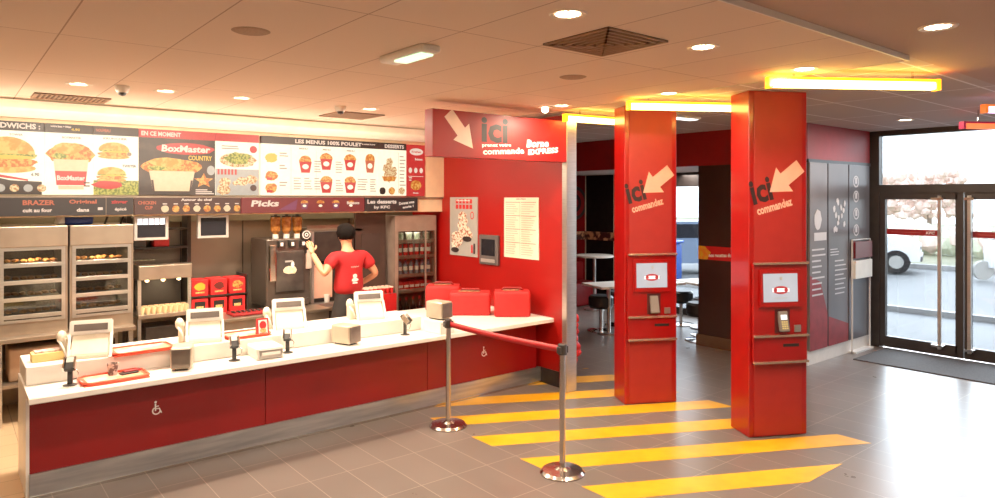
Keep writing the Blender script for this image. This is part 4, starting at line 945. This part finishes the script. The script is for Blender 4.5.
# ------------------------------------------------------------------ dining room
def stool(loc, label):
    t = E_('padded_stool', loc, label, 'stool', 0, 'black padded stools')
    G().lathe(0, 0, [(0, 0), (.21, 0), (.21, .012), (.04, .03), (0, .03)], CHR, 24).build('base', t); G().cyl(0, 0, .02, .38, .03, CHR).build('pedestal', t)
    G().lathe(0, 0, [(0, .36), (.17, .36), (.19, .4), (.19, .52), (.16, .55), (0, .55)], BLK, 24).build('seat', t); return t
s0 = stool((7.78, 7.05, 0), 'black padded stool under the long white table near the steel post')
for x, y, lb in ((8.35, 7.2, 'black padded stool farther along the long white table'), (8.75, 5.85, 'black padded stool beside the brown partition edge'), (9.2, 6.6, 'black padded stool across the table beyond the opening'), (8.35, 5.55+.12, 'black padded stool nearest the brown partition'), (9.6, 6.25, 'black padded stool toward the dining window')): dup(s0, (x, y, 0), lb)
def table(loc, w, d, label, rz, rnd=False, h=.74):
    t = E_('dining_table', loc, label, 'table', rz)
    if rnd: G().lathe(0, 0, [(0, h-.03), (w, h-.03), (w, h), (0, h)], WHT, 32).build('tabletop', t)
    else: G().box(-w/2, w/2, -d/2, d/2, h-.035, h, WHT, .006).build('tabletop', t)
    G().cyl(-.0 if rnd else w/2-.3, 0, .02, h-.03, .03, STL).build('leg', t)
    if not rnd: G().cyl(-w/2+.3, 0, .02, h-.03, .03, STL).build('leg', t)
    for x in ((0,) if rnd else (w/2-.3, -w/2+.3)): G().cyl(x, 0, 0, .02, .2, STL).build('foot_plate', t)
table((8.2, 6.75, 0), 1.5, .6, 'long white rectangular dining table seen past the steel post', -.3)
table((9.35, 6.15, 0), .9, .7, 'white dining table visible between the two red columns', -.3)
table((9.2, 8.5, 0), .35, .35, 'small round white table at the red dining wall', 0, True, 1.0)
b_ = T(G().box(-.5, .5, -.22, .22, 0, .45, REDD, .04, seg=3).box(-.5, .5, .14, .24, .4, .8, REDD, .03, seg=3).build('bench'), 'dark red upholstered bench under the round table', 'bench'); b_.location = (9.2, 9.1, 0); b_.rotation_euler = (0, 0, 0)
# crumpled red cloth bag hanging on the rear of the partition wall
g = G()
for i in range(7): g.ball((5.21+.02*math.sin(i*2), 5.12+.02*math.cos(i*1.7), .3+i*.075), (.07+.02*math.sin(i), .07, .065), REDB, sub=2, jit=.1)
g.tube([(5.17, 5.12, .75), (5.15, 5.1, .85), (5.13, 5.1, .88)], .008, REDB)
T(g.build('red_cloth_bag'), 'crumpled red cloth hanging behind the steel end post', 'cloth')

# ------------------------------------------------------------------ outside
sbox('ground_outside', 10.05, 60, -25, 45, -.12, -.02, pm('pale asphalt', (110, 111, 113), (120, 120, 120), scale=.6, rough=.8))
sbox('pavement_outside', 10.05, 13.2, -10, 12, -.02, 0, grid_mat('pavement slabs', (122, 123, 125), (130, 130, 130), (98, 98, 98), .6, .6, 0, 0, .01, rough=.8))
sbox('kerb_outside', 13.2, 13.35, -10, 12, -.02, .1, pm('kerb stone', (168, 166, 164), rough=.8))
sbox('kerb_far', 22.0, 22.2, -12, 30, -.02, .12, pm('kerb stone', (168, 166, 164)))
sbox('verge_outside', 22.2, 60, -25, 45, -.02, .05, pm('verge', (120, 122, 96), (140, 136, 112), scale=1, rough=.9))
g = G().box(24, 24.12, -12, 16, .9, 1.0, WPL)
for i in range(20): g.box(24, 24.1, -12+i*1.45, -11.9+i*1.45, 0, 1.0, WPL)
T(g.build('guard_rail'), 'pale guard rail along the far side of the road', 'rail')
# van
v = E_('white_van', (20.85, 7.12, 0), 'white van parked on the road outside the entrance', 'van', math.radians(108))
VW = pm('van white', (236, 238, 240), rough=.3)
g = G(); prof = [(0, .35), (0, .75), (.25, .92), (.75, 1.0), (1.35, 1.75), (1.7, 1.95), (4.6, 1.95), (4.7, .35)]
n = len(prof); vs = [(x, .85, z) for x, z in prof]+[(x, -.85, z) for x, z in prof]
g.raw(vs, [list(range(n)), list(range(n, 2*n))[::-1]]+[(i, n+i, n+(i+1) % n, (i+1) % n) for i in range(n)], VW); g.build('body', v)
G().raw([(1.0, .86, 1.1), (2.1, .86, 1.1), (2.1, .86, 1.7), (1.5, .86, 1.7)], [(0, 1, 2, 3)], SCRD).raw([(.78, .7, 1.05), (.78, -.7, 1.05), (1.3, -.65, 1.68), (1.3, .65, 1.68)], [(0, 1, 2, 3)], SCRD).build('windows', v)
for x in (.55, 3.7):
    for y in (.8, -.8):
        M = Matrix.Translation((x, y, .32)) @ Matrix.Rotation(PI/2, 4, 'X'); w_ = G().cyl(0, 0, -.1, .1, .32, BLK, n=24, M=M).build('wheel', v)
        G().cyl(0, 0, -.11, .11, .18, PRG, n=12, M=M).build('hub_cap', w_)
G().ball((.02, .6, .72), (.05, .12, .08), GRYP, sub=1).build('headlight', v); G().box(-.05, .1, -.8, .8, .35, .5, GRYP, .02).build('bumper', v); G().box(1.0, 1.12, .86, 1.0, 1.05, 1.2, GRYP, .02).build('mirror', v)
# saloon car behind the dining window
v = E_('silver_car', (16.2, 11.2, 0), 'silver blue car parked outside the dining window', 'car', math.radians(-40))
CS = pm('car silver blue', (120, 136, 160), rough=.25, metal=.3)
prof = [(-2.1, .3), (-2.1, .8), (-1.3, .95), (-.8, 1.42), (.7, 1.42), (1.3, .95), (2.1, .85), (2.1, .3)]; n = len(prof)
vs = [(x, .8, z) for x, z in prof]+[(x, -.8, z) for x, z in prof]
G().raw(vs, [list(range(n))[::-1], list(range(n, 2*n))]+[(i, (i+1) % n, n+(i+1) % n, n+i) for i in range(n)], CS).build('body', v)
G().raw([(-1.1, -.81, .98), (1.1, -.81, .98), (.6, -.81, 1.35), (-.7, -.81, 1.35)], [(0, 1, 2, 3)], SCRD).build('windows', v)
G().raw([(-2.11, -.7, .55), (-2.11, .7, .55), (-2.11, .7, .7), (-2.11, -.7, .7)], [(0, 1, 2, 3)], PRW).build('number_plate', v)
for x in (-1.35, 1.35):
    for y in (.78, -.78): G().cyl(0, 0, -.1, .1, .32, BLK, n=20, M=Matrix.Translation((x, y, .32)) @ Matrix.Rotation(PI/2, 4, 'X')).build('wheel', v)
k = T(G().box(-.3, .3, -.3, .3, 0, .95, pm('blue bin', (30, 70, 150), rough=.5), .05).box(-.32, .32, -.34, .32, .95, 1.02, pm('blue bin lid', (40, 84, 170)), .03).build('wheelie_bin'), 'blue wheeled bin outside the dining window', 'bin'); k.location = (13.6, 10.25, 0)
# motor scooter by the second door
v = E_('parked_scooter', (20.5, 5.1, 0), 'pale motor scooter parked outside beyond the second door', 'scooter', 2.4)
G().box(-.5, .3, -.13, .13, .3, .62, VW, .06, seg=3).box(.3, .45, -.15, .15, .3, 1.0, VW, .04, seg=3).build('body', v)
G().box(-.5, .15, -.12, .12, .62, .74, PRG, .04).build('seat', v); G().tube([(.38, -.3, 1.05), (.38, 0, 1.0), (.38, .3, 1.05)], .02, PRG).build('handlebar', v)
for x in (-.55, .55): G().cyl(0, 0, -.05, .05, .24, PRG, n=20, M=Matrix.Translation((x, 0, .24)) @ Matrix.Rotation(PI/2, 4, 'X')).build('wheel', v)
# trees and hedge
LEAF = [pm('hazy leaves %d' % i, a, b, scale=4, rough=.9, emit=.3) for i, (a, b) in enumerate([((214, 188, 176), (232, 208, 198)), ((196, 202, 178), (216, 220, 196)), ((222, 214, 176), (234, 226, 196))])]  # haze painted in as pale leaf colours with a slight glow
def tree(loc, h, r, k, label):
    t = E_('street_tree', loc, label, 'tree', 0, 'hazy trees across the road')
    G().tube([(0, 0, 0), (.05, 0, h*.3), (0, .1, h*.7)], [.14, .11, .04], pm('pale bark', (150, 130, 120))).build('trunk', t)
    g = G()
    for i in range(150):
        a = random.uniform(0, 2*PI); rr = random.uniform(0, r); z = h*.35+random.random()*h*.6
        g.ball((rr*math.cos(a), rr*math.sin(a), z), random.uniform(.16, .32)*r*.5, LEAF[k], sub=1, jit=.3)
    g.build('crown', t)
TL = ['pinkish bare tree across the road, seen through the first door', 'pale green tree across the road behind the door mullion', 'yellowish tree across the road seen through the second door', 'pink hazed tree across the road beside the van', 'soft green tree farther along the road']
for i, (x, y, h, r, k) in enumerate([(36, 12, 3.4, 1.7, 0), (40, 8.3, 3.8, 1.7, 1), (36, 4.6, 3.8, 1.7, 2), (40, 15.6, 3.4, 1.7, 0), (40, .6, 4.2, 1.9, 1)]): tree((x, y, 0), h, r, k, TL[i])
g = G()
for i in range(60): g.ball((27+random.uniform(-.3, .3), -2+i*.3, .55+random.uniform(-.1, .25)), random.uniform(.4, .6), LEAF[1] if i % 3 else LEAF[0], sub=1, jit=.25)
T(g.build('roadside_hedge'), 'low pale green hedge on the far side of the road', 'hedge')['kind'] = 'stuff'

# ------------------------------------------------------------------ light, world, camera
W = bpy.data.worlds.new('World'); S.world = W; W.use_nodes = True
N = W.node_tree.nodes; L = W.node_tree.links; bgn = N['Background']
tc = N.new('ShaderNodeTexCoord'); sp = N.new('ShaderNodeSeparateXYZ'); rp = N.new('ShaderNodeValToRGB'); L.new(tc.outputs['Generated'], sp.inputs[0]); L.new(sp.outputs[2], rp.inputs[0])
rp.color_ramp.elements[0].color = (.86, .88, .92, 1); rp.color_ramp.elements[1].color = (.80, .88, 1, 1); L.new(rp.outputs[0], bgn.inputs[0])
bgn.inputs[1].default_value = 7
sl = bpy.data.lights.new('daylight', 'SUN'); sl.energy = 12; sl.angle = math.radians(50); sl.color = (.86, .93, 1)
so = bpy.data.objects.new('daylight', sl); COL.objects.link(so); so.rotation_euler = Vector((-1, -.1, -.5)).to_track_quat('-Z', 'Y').to_euler()
def area(loc, rot, sx, sy, en, col):  # added fill light without a fitting of its own
    l = bpy.data.lights.new('fill', 'AREA'); l.shape = 'RECTANGLE'; l.size = sx; l.size_y = sy; l.energy = en; l.color = col
    o = bpy.data.objects.new('ceiling_lamp', l); COL.objects.link(o); o.location = loc; o.rotation_euler = rot; return o
WC = (1, .80, .60)
area((1.8, 6.5, 2.90), (0, 0, 0), 4.5, .3, 62, WC)            # fill over the kitchen row
area((1.5, 4.0, 2.9), (0, 0, 0), 3.5, .2, 42, WC)
area((.5, -.5, 2.9), (0, 0, 0), 3.0, 1.0, 50, WC)
area((7.5, 2.5, 2.9), (0, 0, 0), 2.0, .3, 12, (1, .85, .75))
area((9.5, 7.0, 2.45), (0, 0, 0), 2.0, .3, 25, (1, .85, .75))
area((2.5, 7.9, 2.7), (0, 0, 0), 4.0, .2, 20, WC)

area((1.6, 7.9, 2.32), (PI, 0, 0), 4.0, .3, 18, WC)  # added upward fill behind the canopy to lift the ceiling
area((1.6, 7.0, 2.2), (PI*.94, 0, 0), 5.0, .15, 20, WC)          # added upward fill in mid-air to brighten the ceiling
cam = bpy.data.cameras.new('Camera'); co = bpy.data.objects.new('Camera', cam); COL.objects.link(co)
H = 2.05; f = 681.
yaw = math.atan(553.5/f)
co.location = (-.085, -.097, H); co.rotation_euler = (PI/2, 0, -yaw)
cam.sensor_width = 36; cam.lens = 36*f/995; cam.shift_y = -51/995; cam.clip_start = .05; cam.clip_end = 200
S.camera = co
S.view_settings.view_transform = 'Standard'; S.view_settings.look = 'None'; S.view_settings.exposure = .55; S.view_settings.gamma = 1.12
S.cycles.max_bounces = 8; S.cycles.transparent_max_bounces = 12; S.cycles.use_denoising = True
S.cycles.caustics_reflective = False; S.cycles.caustics_refractive = False; S.cycles.sample_clamp_indirect = 6
